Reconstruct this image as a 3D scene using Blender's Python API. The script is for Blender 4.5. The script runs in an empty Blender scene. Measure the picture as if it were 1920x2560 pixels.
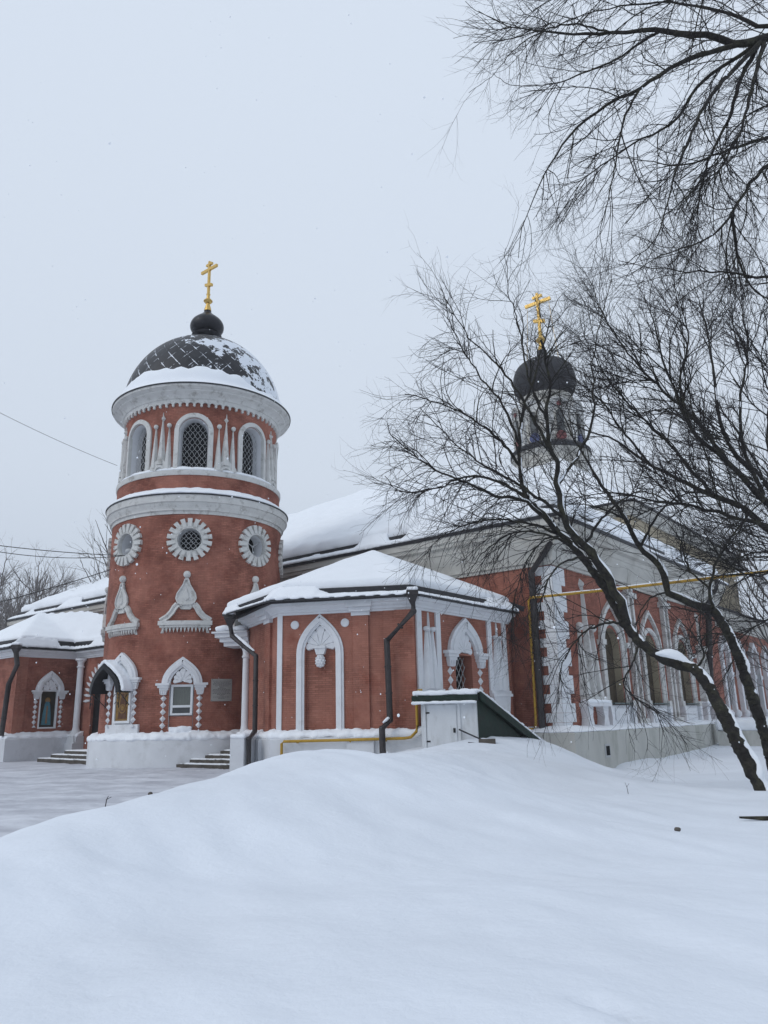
import bpy, bmesh, math, random
import numpy as np
from math import sin, cos, pi, radians, sqrt, atan2
from mathutils import Vector, Matrix, noise as mnoise

random.seed(7)
RNG = np.random.default_rng(11)
S = bpy.context.scene
COL = S.collection

# ------------------------------------------------------------------ camera
PITCH, ROLL, EYE, FPX = radians(15.2), radians(1.38), 1.7, 1920.0
_r0 = Vector((1, 0, 0)); _u0 = Vector((0, -sin(PITCH), cos(PITCH))); FW = Vector((0, cos(PITCH), sin(PITCH)))
UP = _u0 * cos(ROLL) + _r0 * sin(ROLL); RT = _r0 * cos(ROLL) - _u0 * sin(ROLL)
cam_d = bpy.data.cameras.new('camera'); cam = bpy.data.objects.new('camera', cam_d); COL.objects.link(cam)
cam_d.sensor_fit = 'VERTICAL'; cam_d.sensor_height = 36; cam_d.lens = 36 * FPX / 2560
cam_d.clip_start = 0.05; cam_d.clip_end = 3000
cam.matrix_world = Matrix(((RT.x, UP.x, -FW.x, 0), (RT.y, UP.y, -FW.y, 0), (RT.z, UP.z, -FW.z, EYE), (0, 0, 0, 1)))
S.camera = cam

def at(px, py, Y):
    """world point at ground distance Y seen at photo pixel (px, py)"""
    d = FW + RT * ((px - 960) / FPX) - UP * ((py - 1280) / FPX)
    return Vector((0, 0, EYE)) + d * (Y / d.y)

# ------------------------------------------------------------------ world and light: overcast snow sky
w = bpy.data.worlds.new('World'); S.world = w; w.use_nodes = True
nt = w.node_tree; nt.nodes.clear()
SUN_EL, SUN_AZ = radians(38), radians(-125)
sky = nt.nodes.new('ShaderNodeTexSky'); sky.sky_type = 'NISHITA'; sky.sun_disc = False
sky.sun_elevation = SUN_EL; sky.sun_rotation = SUN_AZ
bgs = nt.nodes.new('ShaderNodeBackground'); bgs.inputs[1].default_value = 0.06
nt.links.new(sky.outputs[0], bgs.inputs[0])
tc = nt.nodes.new('ShaderNodeTexCoord'); sx = nt.nodes.new('ShaderNodeSeparateXYZ'); nt.links.new(tc.outputs['Generated'], sx.inputs[0])
nz = nt.nodes.new('ShaderNodeTexNoise'); nz.inputs['Scale'].default_value = 1.6; nz.inputs['Detail'].default_value = 3
nt.links.new(tc.outputs['Generated'], nz.inputs[0])
ad = nt.nodes.new('ShaderNodeMath'); ad.operation = 'MULTIPLY_ADD'; ad.inputs[1].default_value = 0.22
nt.links.new(nz.outputs[0], ad.inputs[0]); nt.links.new(sx.outputs[2], ad.inputs[2])
rp = nt.nodes.new('ShaderNodeValToRGB'); e = rp.color_ramp.elements
e[0].position = 0.08; e[0].color = (0.49, 0.555, 0.655, 1)
e[1].position = 0.95; e[1].color = (0.635, 0.71, 0.82, 1)
m1 = e.new(0.42); m1.color = (0.60, 0.67, 0.77, 1)
nt.links.new(ad.outputs[0], rp.inputs[0])
bgo = nt.nodes.new('ShaderNodeBackground'); nt.links.new(rp.outputs[0], bgo.inputs[0]); bgo.inputs[1].default_value = 1.14
mx = nt.nodes.new('ShaderNodeMixShader'); mx.inputs[0].default_value = 0.96
nt.links.new(bgs.outputs[0], mx.inputs[1]); nt.links.new(bgo.outputs[0], mx.inputs[2])
wo = nt.nodes.new('ShaderNodeOutputWorld'); nt.links.new(mx.outputs[0], wo.inputs[0])
sl = bpy.data.lights.new('sun', 'SUN'); sl.energy = 0.75; sl.angle = radians(35); sl.color = (1, 0.97, 0.93)
so = bpy.data.objects.new('sun', sl); COL.objects.link(so); so.rotation_euler = (radians(90) - SUN_EL, 0, radians(-55))
S.view_settings.view_transform = 'Standard'; S.view_settings.look = 'None'
S.view_settings.exposure = 0.0; S.view_settings.gamma = 1.0

# ------------------------------------------------------------------ materials
def mat(name, color, rough=0.8, metal=0.0, var=0.0, vscale=3.0, col2=None, c2lo=0.5, c2hi=0.7, c2scale=1.5, bump=0.0,
        bscale=20.0, spec=0.3, brick=False, stretch=None, sss=0.0):
    m = bpy.data.materials.new(name); m.use_nodes = True
    N = m.node_tree.nodes; L = m.node_tree.links; b = N['Principled BSDF']
    b.inputs['Roughness'].default_value = rough; b.inputs['Metallic'].default_value = metal
    b.inputs['Specular IOR Level'].default_value = spec
    tc = N.new('ShaderNodeTexCoord'); src = tc.outputs['Object']
    if stretch:
        mp = N.new('ShaderNodeMapping'); mp.inputs['Scale'].default_value = stretch
        L.new(src, mp.inputs[0]); src = mp.outputs[0]
    def noise(scale, det=5, rou=0.6):
        n = N.new('ShaderNodeTexNoise'); n.inputs['Scale'].default_value = scale
        n.inputs['Detail'].default_value = det; n.inputs['Roughness'].default_value = rou
        L.new(src, n.inputs['Vector']); return n.outputs[0]
    rgb = N.new('ShaderNodeRGB'); rgb.outputs[0].default_value = (*color, 1); cur = rgb.outputs[0]
    if col2 is not None:
        r = N.new('ShaderNodeMapRange'); r.inputs[1].default_value = c2lo; r.inputs[2].default_value = c2hi
        L.new(noise(c2scale, 8, 0.68), r.inputs[0])
        mxn = N.new('ShaderNodeMix'); mxn.data_type = 'RGBA'; L.new(r.outputs[0], mxn.inputs[0])
        L.new(cur, mxn.inputs[6]); mxn.inputs[7].default_value = (*col2, 1); cur = mxn.outputs[2]
    if var > 0:
        r = N.new('ShaderNodeMapRange'); r.inputs[1].default_value = 0.3; r.inputs[2].default_value = 0.7
        r.inputs[3].default_value = 1 - var; r.inputs[4].default_value = 1 + var
        L.new(noise(vscale), r.inputs[0])
        h = N.new('ShaderNodeHueSaturation'); L.new(r.outputs[0], h.inputs['Value']); L.new(cur, h.inputs['Color']); cur = h.outputs[0]
    height = None
    if brick:
        uv = N.new('ShaderNodeUVMap'); bt = N.new('ShaderNodeTexBrick'); L.new(uv.outputs[0], bt.inputs[0])
        bt.inputs['Scale'].default_value = 1.0; bt.inputs['Brick Width'].default_value = 0.27; bt.inputs['Row Height'].default_value = 0.08
        bt.inputs['Mortar Size'].default_value = 0.011; bt.inputs['Mortar Smooth'].default_value = 0.4
        bt.inputs['Color1'].default_value = (1, 1, 1, 1); bt.inputs['Color2'].default_value = (0.68, 0.65, 0.63, 1)
        bt.inputs['Mortar'].default_value = (0.50, 0.47, 0.45, 1)
        # paint is thick in places: bricks read strongly only in worn patches
        mk_ = N.new('ShaderNodeMapRange'); mk_.inputs[1].default_value = 0.36; mk_.inputs[2].default_value = 0.62
        mk_.inputs[3].default_value = 0.12; mk_.inputs[4].default_value = 0.95
        L.new(noise(0.55, 6, 0.6), mk_.inputs[0])
        mm = N.new('ShaderNodeMix'); mm.data_type = 'RGBA'; mm.blend_type = 'MULTIPLY'
        L.new(mk_.outputs[0], mm.inputs[0]); L.new(cur, mm.inputs[6]); L.new(bt.outputs[0], mm.inputs[7]); cur = mm.outputs[2]
        height = bt.outputs[1]
    L.new(cur, b.inputs['Base Color'])
    if bump > 0:
        bp = N.new('ShaderNodeBump'); bp.inputs['Strength'].default_value = bump; bp.inputs['Distance'].default_value = 0.03
        hn = noise(bscale)
        if height is not None:
            ma = N.new('ShaderNodeMath'); ma.operation = 'MULTIPLY_ADD'; ma.inputs[1].default_value = -0.6
            L.new(height, ma.inputs[0]); L.new(hn, ma.inputs[2]); hn = ma.outputs[0]
        L.new(hn, bp.inputs['Height']); L.new(bp.outputs[0], b.inputs['Normal'])
    return m

M = {}
M['brick'] = mat('painted_brick', (0.355, 0.146, 0.105), 0.9, var=0.20, vscale=2.2, col2=(0.225, 0.078, 0.054), c2lo=0.42, c2hi=0.62, c2scale=0.8, bump=0.45, bscale=14, brick=True)
M['smooth'] = mat('painted_plaster_red', (0.35, 0.148, 0.106), 0.85, var=0.12, vscale=1.3, col2=(0.25, 0.078, 0.05), c2lo=0.5, c2hi=0.72, c2scale=0.9, bump=0.25, bscale=10, brick=True)
M['dred'] = mat('dark_red_paint', (0.20, 0.04, 0.03), 0.7, var=0.1)
M['white'] = mat('white_plaster', (0.69, 0.705, 0.73), 0.85, var=0.05, vscale=2, col2=(0.50, 0.50, 0.50), c2lo=0.55, c2hi=0.8, c2scale=1.6, bump=0.2)
M['owhite'] = mat('weathered_white_plaster', (0.57, 0.57, 0.555), 0.9, var=0.08, vscale=2.5, col2=(0.29, 0.28, 0.26), c2lo=0.53, c2hi=0.70, c2scale=2.6, bump=0.35)
M['cove'] = mat('stained_cornice_plaster', (0.50, 0.49, 0.455), 0.85, var=0.08, vscale=0.8, col2=(0.31, 0.29, 0.255), c2lo=0.5, c2hi=0.74, c2scale=0.5, bump=0.3)
M['beige'] = mat('beige_attic_plaster', (0.36, 0.31, 0.225), 0.9, var=0.1, vscale=0.6, col2=(0.24, 0.205, 0.155), c2scale=0.4, bump=0.2)
M['plinth'] = mat('whitewashed_plinth', (0.61, 0.63, 0.66), 0.85, var=0.07, vscale=1.0, col2=(0.40, 0.41, 0.42), c2lo=0.52, c2hi=0.8, c2scale=0.9, bump=0.25)
M['concrete'] = mat('streaked_concrete_plinth', (0.47, 0.47, 0.44), 0.9, var=0.1, vscale=1.0, col2=(0.27, 0.275, 0.235), c2lo=0.5, c2hi=0.74, c2scale=0.9, bump=0.3, stretch=(1, 1, 0.32))
M['snow'] = mat('snow', (0.84, 0.87, 0.91), 0.8, var=0.02, vscale=0.8, bump=0.2, bscale=9, spec=0.1)
M['metal'] = mat('dark_painted_metal', (0.028, 0.028, 0.032), 0.5, metal=0.2, var=0.25, vscale=6, spec=0.4)
M['black'] = mat('black_iron', (0.012, 0.012, 0.014), 0.4, metal=0.4, spec=0.5)
M['pipe'] = mat('dark_brown_downpipe', (0.034, 0.029, 0.030), 0.5, var=0.3, vscale=5, spec=0.4)
M['onion'] = mat('black_onion_metal', (0.018, 0.018, 0.022), 0.38, metal=0.3, var=0.3, vscale=4, bump=0.3, bscale=5, col2=(0.45, 0.48, 0.52), c2lo=0.66, c2hi=0.70, c2scale=7)
M['onion_far'] = mat('dull_grey_onion_metal', (0.03, 0.031, 0.036), 0.6, metal=0.2, var=0.25, vscale=2, bump=0.2, bscale=5)
M['gold'] = mat('gilded_metal', (0.60, 0.40, 0.12), 0.36, metal=0.75, var=0.1, vscale=8)
M['lattice'] = mat('pale_window_lattice', (0.42, 0.43, 0.44), 0.6, var=0.1)
M['dark'] = mat('dark_interior', (0.008, 0.008, 0.009), 0.9, spec=0.1)  # near-black colour stands in for the unlit depth behind openings
M['glass'] = mat('window_glass', (0.055, 0.06, 0.062), 0.08, spec=0.6, var=0.3, vscale=1.5)
M['curtain'] = mat('curtain_behind_glass', (0.12, 0.13, 0.115), 0.3, spec=0.6, var=0.25, vscale=6, stretch=(9, 9, 0.6))
M['brownpane'] = mat('boarded_brown_pane', (0.075, 0.06, 0.044), 0.9, var=0.35, vscale=2, spec=0.05)
M['frame'] = mat('white_window_frame', (0.72, 0.74, 0.76), 0.5)
M['stone'] = mat('dark_wet_step_stone', (0.075, 0.065, 0.055), 0.8, var=0.35, vscale=3, bump=0.4)
M['yellow'] = mat('yellow_gas_pipe_paint', (0.42, 0.25, 0.03), 0.45, var=0.12, vscale=4, col2=(0.24, 0.13, 0.03), c2lo=0.6, c2hi=0.7, c2scale=5)
M['green'] = mat('dark_green_painted_boards', (0.010, 0.024, 0.017), 0.7, var=0.3, vscale=6, bump=0.3, col2=(0.022, 0.022, 0.018), c2scale=2.5)
M['wpaint'] = mat('white_painted_boards', (0.60, 0.62, 0.64), 0.6, var=0.06, vscale=2, col2=(0.33, 0.33, 0.31), c2lo=0.5, c2hi=0.75, c2scale=2.2, bump=0.2, stretch=(1, 1, 0.4))
M['steel'] = mat('dull_steel_plaque', (0.34, 0.34, 0.325), 0.5, metal=0.2, var=0.06)
M['ink'] = mat('engraved_ink', (0.07, 0.07, 0.07), 0.6)
M['bark'] = mat('wet_dark_bark', (0.020, 0.018, 0.017), 0.9, var=0.5, vscale=9, bump=1.0, bscale=22, col2=(0.048, 0.046, 0.030), c2lo=0.46, c2hi=0.66, c2scale=3.5)
M['twig'] = mat('dark_twig_bark', (0.024, 0.021, 0.022), 0.85, var=0.2)
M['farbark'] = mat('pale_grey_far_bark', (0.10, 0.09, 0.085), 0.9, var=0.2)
M['birch'] = mat('far_grey_brown_bark', (0.19, 0.175, 0.17), 0.9, var=0.25)  # bark colour paled to carry the haze of distance
M['icon_gold'] = mat('icon_gold_ground', (0.235, 0.135, 0.035), 0.5, var=0.25, vscale=5)
M['icon_brown'] = mat('icon_brown_paint', (0.10, 0.045, 0.022), 0.5, var=0.25, vscale=6)
M['icon_blue'] = mat('icon_blue_paint', (0.07, 0.19, 0.24), 0.5, var=0.2, vscale=5)
M['icon_dark'] = mat('icon_dark_ground', (0.035, 0.028, 0.02), 0.3, var=0.3, vscale=3)
M['icon_skin'] = mat('icon_face_paint', (0.25, 0.15, 0.08), 0.5)
M['blue'] = mat('blue_painted_niche', (0.06, 0.075, 0.17), 0.6, var=0.3)
M['redp'] = mat('red_painted_niche', (0.20, 0.06, 0.06), 0.6, var=0.3)
M['cable'] = mat('cable_rubber', (0.03, 0.03, 0.03), 0.6)
M['pink'] = mat('far_red_building_paint', (0.21, 0.075, 0.07), 0.85, var=0.15, vscale=0.6)
M['greymetal'] = mat('grey_painted_sill_metal', (0.075, 0.10, 0.095), 0.5)
M['rock'] = mat('brown_lump', (0.09, 0.08, 0.07), 0.9, var=0.3)

def dome_material():
    m = mat('dark_dome_plates', (0.026, 0.027, 0.031), 0.45, metal=0.2, var=0.35, vscale=3)
    N = m.node_tree.nodes; L = m.node_tree.links; b = N['Principled BSDF']
    cur = b.inputs['Base Color'].links[0].from_socket
    uv = N.new('ShaderNodeUVMap'); sp = N.new('ShaderNodeSeparateXYZ'); L.new(uv.outputs[0], sp.inputs[0])
    def math_(op, a, b_=None, c=None):
        n = N.new('ShaderNodeMath'); n.operation = op
        for i, v in enumerate((a, b_, c)):
            if v is None: continue
            if hasattr(v, 'node'): L.new(v, n.inputs[i])
            else: n.inputs[i].default_value = v
        return n.outputs[0]
    def seam(sgn):
        s = math_('MULTIPLY_ADD', sp.outputs[1], sgn, sp.outputs[0])
        f = math_('FRACT', s); return math_('ABSOLUTE', math_('SUBTRACT', f, 0.5))
    d1 = seam(1.0); d2 = seam(-1.0)
    nn = N.new('ShaderNodeTexNoise'); nn.inputs['Scale'].default_value = 0.9; nn.inputs['Detail'].default_value = 7; nn.inputs['Roughness'].default_value = 0.68
    tc = N.new('ShaderNodeTexCoord'); L.new(tc.outputs['Object'], nn.inputs[0])
    n2 = N.new('ShaderNodeTexNoise'); n2.inputs['Scale'].default_value = 3.5; n2.inputs['Detail'].default_value = 4; L.new(tc.outputs['Object'], n2.inputs[0])
    # snow caught along the seams (wider where the noise is high) and in patches on the windward (right) side
    wid = math_('MULTIPLY_ADD', n2.outputs[0], 0.20, -0.088)
    sA = math_('GREATER_THAN', math_('ADD', d1, wid), 0.4985)
    sB = math_('GREATER_THAN', math_('ADD', d2, math_('MULTIPLY_ADD', n2.outputs[0], 0.16, -0.088)), 0.49)
    geo = N.new('ShaderNodeNewGeometry'); gs = N.new('ShaderNodeSeparateXYZ'); L.new(geo.outputs['Normal'], gs.inputs[0])
    side = math_('MULTIPLY_ADD', gs.outputs[0], 0.16, nn.outputs[0])
    patch = math_('GREATER_THAN', math_('MULTIPLY_ADD', n2.outputs[0], 0.14, side), 0.662)
    k = math_('MAXIMUM', math_('MAXIMUM', sA, sB), patch)
    mxn = N.new('ShaderNodeMix'); mxn.data_type = 'RGBA'; L.new(k, mxn.inputs[0]); L.new(cur, mxn.inputs[6]); mxn.inputs[7].default_value = (0.72, 0.76, 0.82, 1)
    L.new(mxn.outputs[2], b.inputs['Base Color'])
    bp = N.new('ShaderNodeBump'); bp.inputs['Strength'].default_value = 0.6; bp.inputs['Distance'].default_value = 0.05
    L.new(math_('MAXIMUM', math_('GREATER_THAN', d1, 0.475), math_('GREATER_THAN', d2, 0.475)), bp.inputs['Height']); L.new(bp.outputs[0], b.inputs['Normal'])
    return m
M['dome'] = dome_material()

# ------------------------------------------------------------------ mesh helpers
class MB:
    def __init__(s): s.v = []; s.f = []; s.uv = None
    def add(s, vs, fs):
        o = len(s.v); s.v.extend([tuple(p) for p in vs]); s.f.extend([tuple(i + o for i in f) for f in fs]); return s
    def box(s, f, u0, u1, v0, v1, z0, z1, nu=1):
        vs = []; fs = []
        for i in range(nu + 1):
            u = u0 + (u1 - u0) * i / nu
            vs += [f(u, v0, z0), f(u, v1, z0), f(u, v1, z1), f(u, v0, z1)]
        for i in range(nu):
            a = 4 * i; b = a + 4
            for k in range(4): fs.append((a + k, a + (k + 1) % 4, b + (k + 1) % 4, b + k))
        fs.append((3, 2, 1, 0)); e_ = 4 * nu; fs.append((e_, e_ + 1, e_ + 2, e_ + 3))
        return s.add(vs, fs)
    def poly(s, f, pts, v0, v1, bev=0.0):
        n = len(pts); cx = sum(p[0] for p in pts) / n; cz = sum(p[1] for p in pts) / n
        vs = [f(u, v0, z) for u, z in pts] + [f(u, v1 - bev, z) for u, z in pts]
        fs = [tuple(range(n))[::-1]] + [(i, (i + 1) % n, n + (i + 1) % n, n + i) for i in range(n)]
        if bev:
            k = 0.80
            vs += [f(cx + (u - cx) * k, v1, cz + (z - cz) * k) for u, z in pts]
            fs += [(n + i, n + (i + 1) % n, 2 * n + (i + 1) % n, 2 * n + i) for i in range(n)] + [tuple(range(2 * n, 3 * n))]
        else: fs.append(tuple(range(n, 2 * n)))
        return s.add(vs, fs)
    def strip(s, f, path, prof, closed=False):
        """moulding in the wall plane: path [(u,z)], prof [(offset to the left, v)] closed section"""
        P_ = [Vector((p[0], p[1])) for p in path]; n = len(P_); m = len(prof); vs = []
        for i in range(n):
            a = P_[(i - 1) % n] if (closed or i > 0) else P_[i]; b = P_[(i + 1) % n] if (closed or i < n - 1) else P_[i]
            d1 = (P_[i] - a); d2 = (b - P_[i]); d1 = d1.normalized() if d1.length > 1e-9 else d2.normalized(); d2 = d2.normalized() if d2.length > 1e-9 else d1
            t = (d1 + d2); t = t.normalized() if t.length > 1e-6 else d1
            nn = Vector((-t.y, t.x)); k = 1 / max(0.5, nn.dot(Vector((-d1.y, d1.x))))
            for o, v in prof: q = P_[i] + nn * o * k; vs.append(f(q.x, v, q.y))
        fs = []
        R_ = n if closed else n - 1
        for i in range(R_):
            j = (i + 1) % n
            for k in range(m): fs.append((i * m + k, i * m + (k + 1) % m, j * m + (k + 1) % m, j * m + k))
        if not closed: fs.append(tuple(range(m))[::-1]); fs.append(tuple((n - 1) * m + k for k in range(m)))
        return s.add(vs, fs)
    def lathe(s, cx, cy, prof, n=96, a0=0.0, a1=2 * pi):
        full = abs(a1 - a0 - 2 * pi) < 1e-6; m = len(prof); k_ = n if full else n + 1; vs = []; fs = []
        for i in range(k_):
            a = a0 + (a1 - a0) * i / n
            for r, z in prof: vs.append((cx + r * sin(a), cy - r * cos(a), z))
        for i in range(n):
            j = (i + 1) % k_
            for k in range(m - 1): fs.append((i * m + k, j * m + k, j * m + k + 1, i * m + k + 1))
        return s.add(vs, fs)
    def sweep(s, path, prof, closed=False):
        """path: plan points, prof [(out to the right of travel, z)] closed section, mitred"""
        P_ = [Vector((p[0], p[1])) for p in path]; n = len(P_); m = len(prof); vs = []
        for i in range(n):
            d1 = (P_[i] - P_[i - 1]) if (i > 0 or closed) else (P_[i + 1] - P_[i])
            d2 = (P_[(i + 1) % n] - P_[i]) if (i < n - 1 or closed) else d1
            d1.normalize(); d2 = d2.normalized(); t = (d1 + d2).normalized()
            nn = Vector((t.y, -t.x)); k = 1 / max(0.3, nn.dot(Vector((d1.y, -d1.x))))
            for o, z in prof: q = P_[i] + nn * o * k; vs.append((q.x, q.y, z))
        fs = []
        for i in range(n if closed else n - 1):
            j = (i + 1) % n
            for k in range(m): fs.append((i * m + k, j * m + k, j * m + (k + 1) % m, i * m + (k + 1) % m))
        if not closed: fs.append(tuple(range(m))); fs.append(tuple((n - 1) * m + k for k in range(m))[::-1])
        return s.add(vs, fs)
    def tube(s, pts, r, n=10, cap=True):
        pts = [Vector(p) for p in pts]; rs = r if isinstance(r, (list, tuple)) else [r] * len(pts); vs = []; fs = []
        ref = Vector((0.31, 0.2, 0.93)).normalized()
        for i, p in enumerate(pts):
            a = pts[max(0, i - 1)]; b = pts[min(len(pts) - 1, i + 1)]; t = (b - a).normalized()
            rr = ref if abs(t.dot(ref)) < 0.95 else Vector((1, 0, 0)); x = t.cross(rr).normalized(); y = t.cross(x)
            for k in range(n): an = 2 * pi * k / n; vs.append(p + (x * cos(an) + y * sin(an)) * rs[i])
        for i in range(len(pts) - 1):
            for k in range(n): fs.append((i * n + k, i * n + (k + 1) % n, (i + 1) * n + (k + 1) % n, (i + 1) * n + k))
        if cap: fs.append(tuple(range(n))[::-1]); fs.append(tuple((len(pts) - 1) * n + k for k in range(n)))
        return s.add(vs, fs)
    def ball(s, c, rx, ry=None, rz=None, n=12, ax=None):
        ry = ry or rx; rz = rz or rx; c = Vector(c); vs = []; fs = []; m = n // 2 + 1
        A = ax or (Vector((1, 0, 0)), Vector((0, 1, 0)), Vector((0, 0, 1)))
        for j in range(m):
            th = pi * j / (m - 1)
            for i in range(n):
                a = 2 * pi * i / n; vs.append(c + A[0] * (rx * sin(th) * cos(a)) + A[1] * (ry * sin(th) * sin(a)) + A[2] * (rz * cos(th)))
        for j in range(m - 1):
            for i in range(n): fs.append((j * n + i, (j + 1) * n + i, (j + 1) * n + (i + 1) % n, j * n + (i + 1) % n))
        return s.add(vs, fs)

def auto_uv(me, cyl=None):
    uvl = me.uv_layers.new(name='uv'); vs = me.vertices
    for p in me.polygons:
        nrm = p.normal
        if cyl:
            cx, cy, R = cyl; base = None
            for li in p.loop_indices:
                c = vs[me.loops[li].vertex_index].co; a = atan2(c.x - cx, -(c.y - cy))
                if base is None: base = a
                while a - base > pi: a -= 2 * pi
                while a - base < -pi: a += 2 * pi
                uvl.data[li].uv = (a * R, c.z)
        else:
            t = Vector((-nrm.y, nrm.x, 0)); t = t.normalized() if t.length > 0.2 else Vector((1, 0, 0))
            up = abs(nrm.z) > 0.9
            for li in p.loop_indices:
                c = vs[me.loops[li].vertex_index].co; uvl.data[li].uv = (c.dot(t), c.y if up else c.z)

def mk(name, mb, material, parent=None, smooth=False, uv=None, fix=True):
    me = bpy.data.meshes.new(name); me.from_pydata(mb.v, [], mb.f)
    if fix:
        b = bmesh.new(); b.from_mesh(me); bmesh.ops.recalc_face_normals(b, faces=b.faces); b.to_mesh(me); b.free()
    o = bpy.data.objects.new(name, me); COL.objects.link(o)
    mats = material if isinstance(material, (list, tuple)) else [material]
    for m in mats: me.materials.append(m if not isinstance(m, str) else M[m])
    if smooth:
        me.polygons.foreach_set('use_smooth', [True] * len(me.polygons))
        if smooth != 'all': me.set_sharp_from_angle(angle=radians(38))
    if parent: par(o, parent)
    if uv is not None: auto_uv(me, uv if uv != 'flat' else None)
    return o

def par(o, parent):
    o.parent = parent
    mw = Matrix.Identity(4); q = parent; chain = []
    while q: chain.append(q); q = q.parent
    for q in reversed(chain): mw = mw @ q.matrix_parent_inverse @ q.matrix_basis
    o.matrix_parent_inverse = mw.inverted()

def tag(o, label=None, cat=None, group=None, kind=None):
    if label: o['label'] = label
    if cat: o['category'] = cat
    if group: o['group'] = group
    if kind: o['kind'] = kind
    return o

def thing(name, loc, label, cat, group=None):
    o = bpy.data.objects.new(name, None); COL.objects.link(o); o.location = loc; o.empty_display_size = 0.3
    return tag(o, label, cat, group)

def bake(o):
    dg = bpy.context.evaluated_depsgraph_get(); dg.update()
    me = bpy.data.meshes.new_from_object(o.evaluated_get(dg)); o.modifiers.clear(); old = o.data; o.data = me; me.name = o.name
    return me

def snow(name, mb, parent=None, voxel=0.12, disp=0.06, dscale=0.8, it=6):
    o = mk(name, mb, 'snow', None, fix=True)
    r = o.modifiers.new('r', 'REMESH'); r.mode = 'VOXEL'; r.voxel_size = voxel
    s_ = o.modifiers.new('s', 'SMOOTH'); s_.iterations = it; s_.factor = 0.6
    if disp:
        t = bpy.data.textures.new(name, 'CLOUDS'); t.noise_scale = dscale
        d = o.modifiers.new('d', 'DISPLACE'); d.texture = t; d.strength = disp; d.mid_level = 0.5; d.texture_coords = 'GLOBAL'
    me = bake(o); me.polygons.foreach_set('use_smooth', [True] * len(me.polygons))
    if not me.materials: me.materials.append(M['snow'])
    if parent: par(o, parent)
    return o

def cut(o, cutter_mb, uv):
    c = mk('cutter', cutter_mb, [M['brick'], M['white']], None)
    for p in c.data.polygons: p.material_index = 1
    m = o.modifiers.new('b', 'BOOLEAN'); m.operation = 'DIFFERENCE'; m.solver = 'EXACT'; m.object = c
    bake(o); bpy.data.objects.remove(c)
    if o.data.uv_layers: o.data.uv_layers.remove(o.data.uv_layers[0])
    auto_uv(o.data, uv if uv != 'flat' else None)

def plane_map(A, B):
    A = Vector(A[:2]); D = (Vector(B[:2]) - A).normalized(); Nn = Vector((D.y, -D.x))
    def f(u, v, z): return (A.x + D.x * u + Nn.x * v, A.y + D.y * u + Nn.y * v, z)
    f.D = D; f.N = Nn; f.L = (Vector(B[:2]) - A).length
    return f
def cyl_map(T, R, ph):
    p0 = radians(ph)
    def f(u, v, z):
        a = p0 + u / R; r = R + v; return (T[0] + r * sin(a), T[1] - r * cos(a), z)
    return f
def shift(f, du, dz, su=1.0, sz=1.0, z0=0.0):
    return lambda u, v, z: f(u * su + du, v, (z - z0) * sz + z0 + dz)

def keel(w, zs, zt, n=9, foot=None):
    """pointed keel arch left foot to right foot"""
    h = zt - zs; L_ = []
    p0, p1, p2, p3 = (-w, zs), (-w, zs + 0.52 * h), (-0.38 * w, zs + 0.80 * h), (0, zt)
    for i in range(n + 1):
        t = i / n; k = [(1 - t) ** 3, 3 * t * (1 - t) ** 2, 3 * t * t * (1 - t), t ** 3]
        L_.append((sum(k[j] * (p0, p1, p2, p3)[j][0] for j in range(4)), sum(k[j] * (p0, p1, p2, p3)[j][1] for j in range(4))))
    R_ = [(-u, z) for u, z in reversed(L_[:-1])]
    out = L_ + R_
    if foot is not None: out = [(-w, foot)] + out + [(w, foot)]
    return out
def rarch(w, zs, n=14, foot=None, r=None):
    r = r or w
    out = [(-w * cos(pi * i / n), zs + r * sin(pi * i / n)) for i in range(n + 1)]
    if foot is not None: out = [(-w, foot)] + out + [(w, foot)]
    return out
def circ(r, cu, cz, n=28): return [(cu + r * sin(2 * pi * i / n), cz + r * cos(2 * pi * i / n)) for i in range(n)]

def fan(mb, f, cz, r, v, lobes=7, spread=1.02, hb=0.10):
    """scallop shell standing on its hinge at (0, cz)"""
    mb.poly(f, [(-hb * 1.3, cz), (hb * 1.3, cz), (hb, cz + r * 0.3), (-hb, cz + r * 0.3)], 0, v * 0.6)
    for i in range(lobes):
        a = (i - (lobes - 1) / 2) / ((lobes - 1) / 2) * spread * pi / 2
        L_ = r * (1.0 - 0.26 * abs(sin(a))); wd = L_ * 0.245; pts = []
        for k in range(13):
            t = k / 12; th = pi * t
            pts.append((wd * (1 if k in (1, 11) else 1) * cos(th) * 1.0, L_ * 0.78 + wd * sin(th)))
        pts = [(0.035, 0.04), (wd * 0.62, L_ * 0.5)] + pts + [(-wd * 0.62, L_ * 0.5), (-0.035, 0.04)]
        q = [(x * cos(a) + y * sin(a), cz + y * cos(a) - x * sin(a)) for x, y in pts]
        mb.poly(f, q, 0, v, bev=v * 0.5)

def diamond(mb, f, u, z, w, h, v):
    vs = [f(u - w, 0, z), f(u, 0, z - h), f(u + w, 0, z), f(u, 0, z + h)]
    k = 0.25; vs += [f(u - w * k, v, z), f(u, v, z - h * k), f(u + w * k, v, z), f(u, v, z + h * k)]
    mb.add(vs, [(0, 1, 5, 4), (1, 2, 6, 5), (2, 3, 7, 6), (3, 0, 4, 7), (4, 5, 6, 7)])

def obelisk(mb, f, u, z0, z1, w, v):
    vs = [f(u - w, 0, z0), f(u + w, 0, z0), f(u + 0.012, 0, z1), f(u - 0.012, 0, z1), f(u - w * 0.45, v, z0), f(u + w * 0.45, v, z0), f(u, v * 0.45, z1)]
    mb.add(vs, [(0, 4, 6, 3), (4, 5, 6), (5, 1, 2, 6), (0, 1, 5, 4)])

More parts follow.
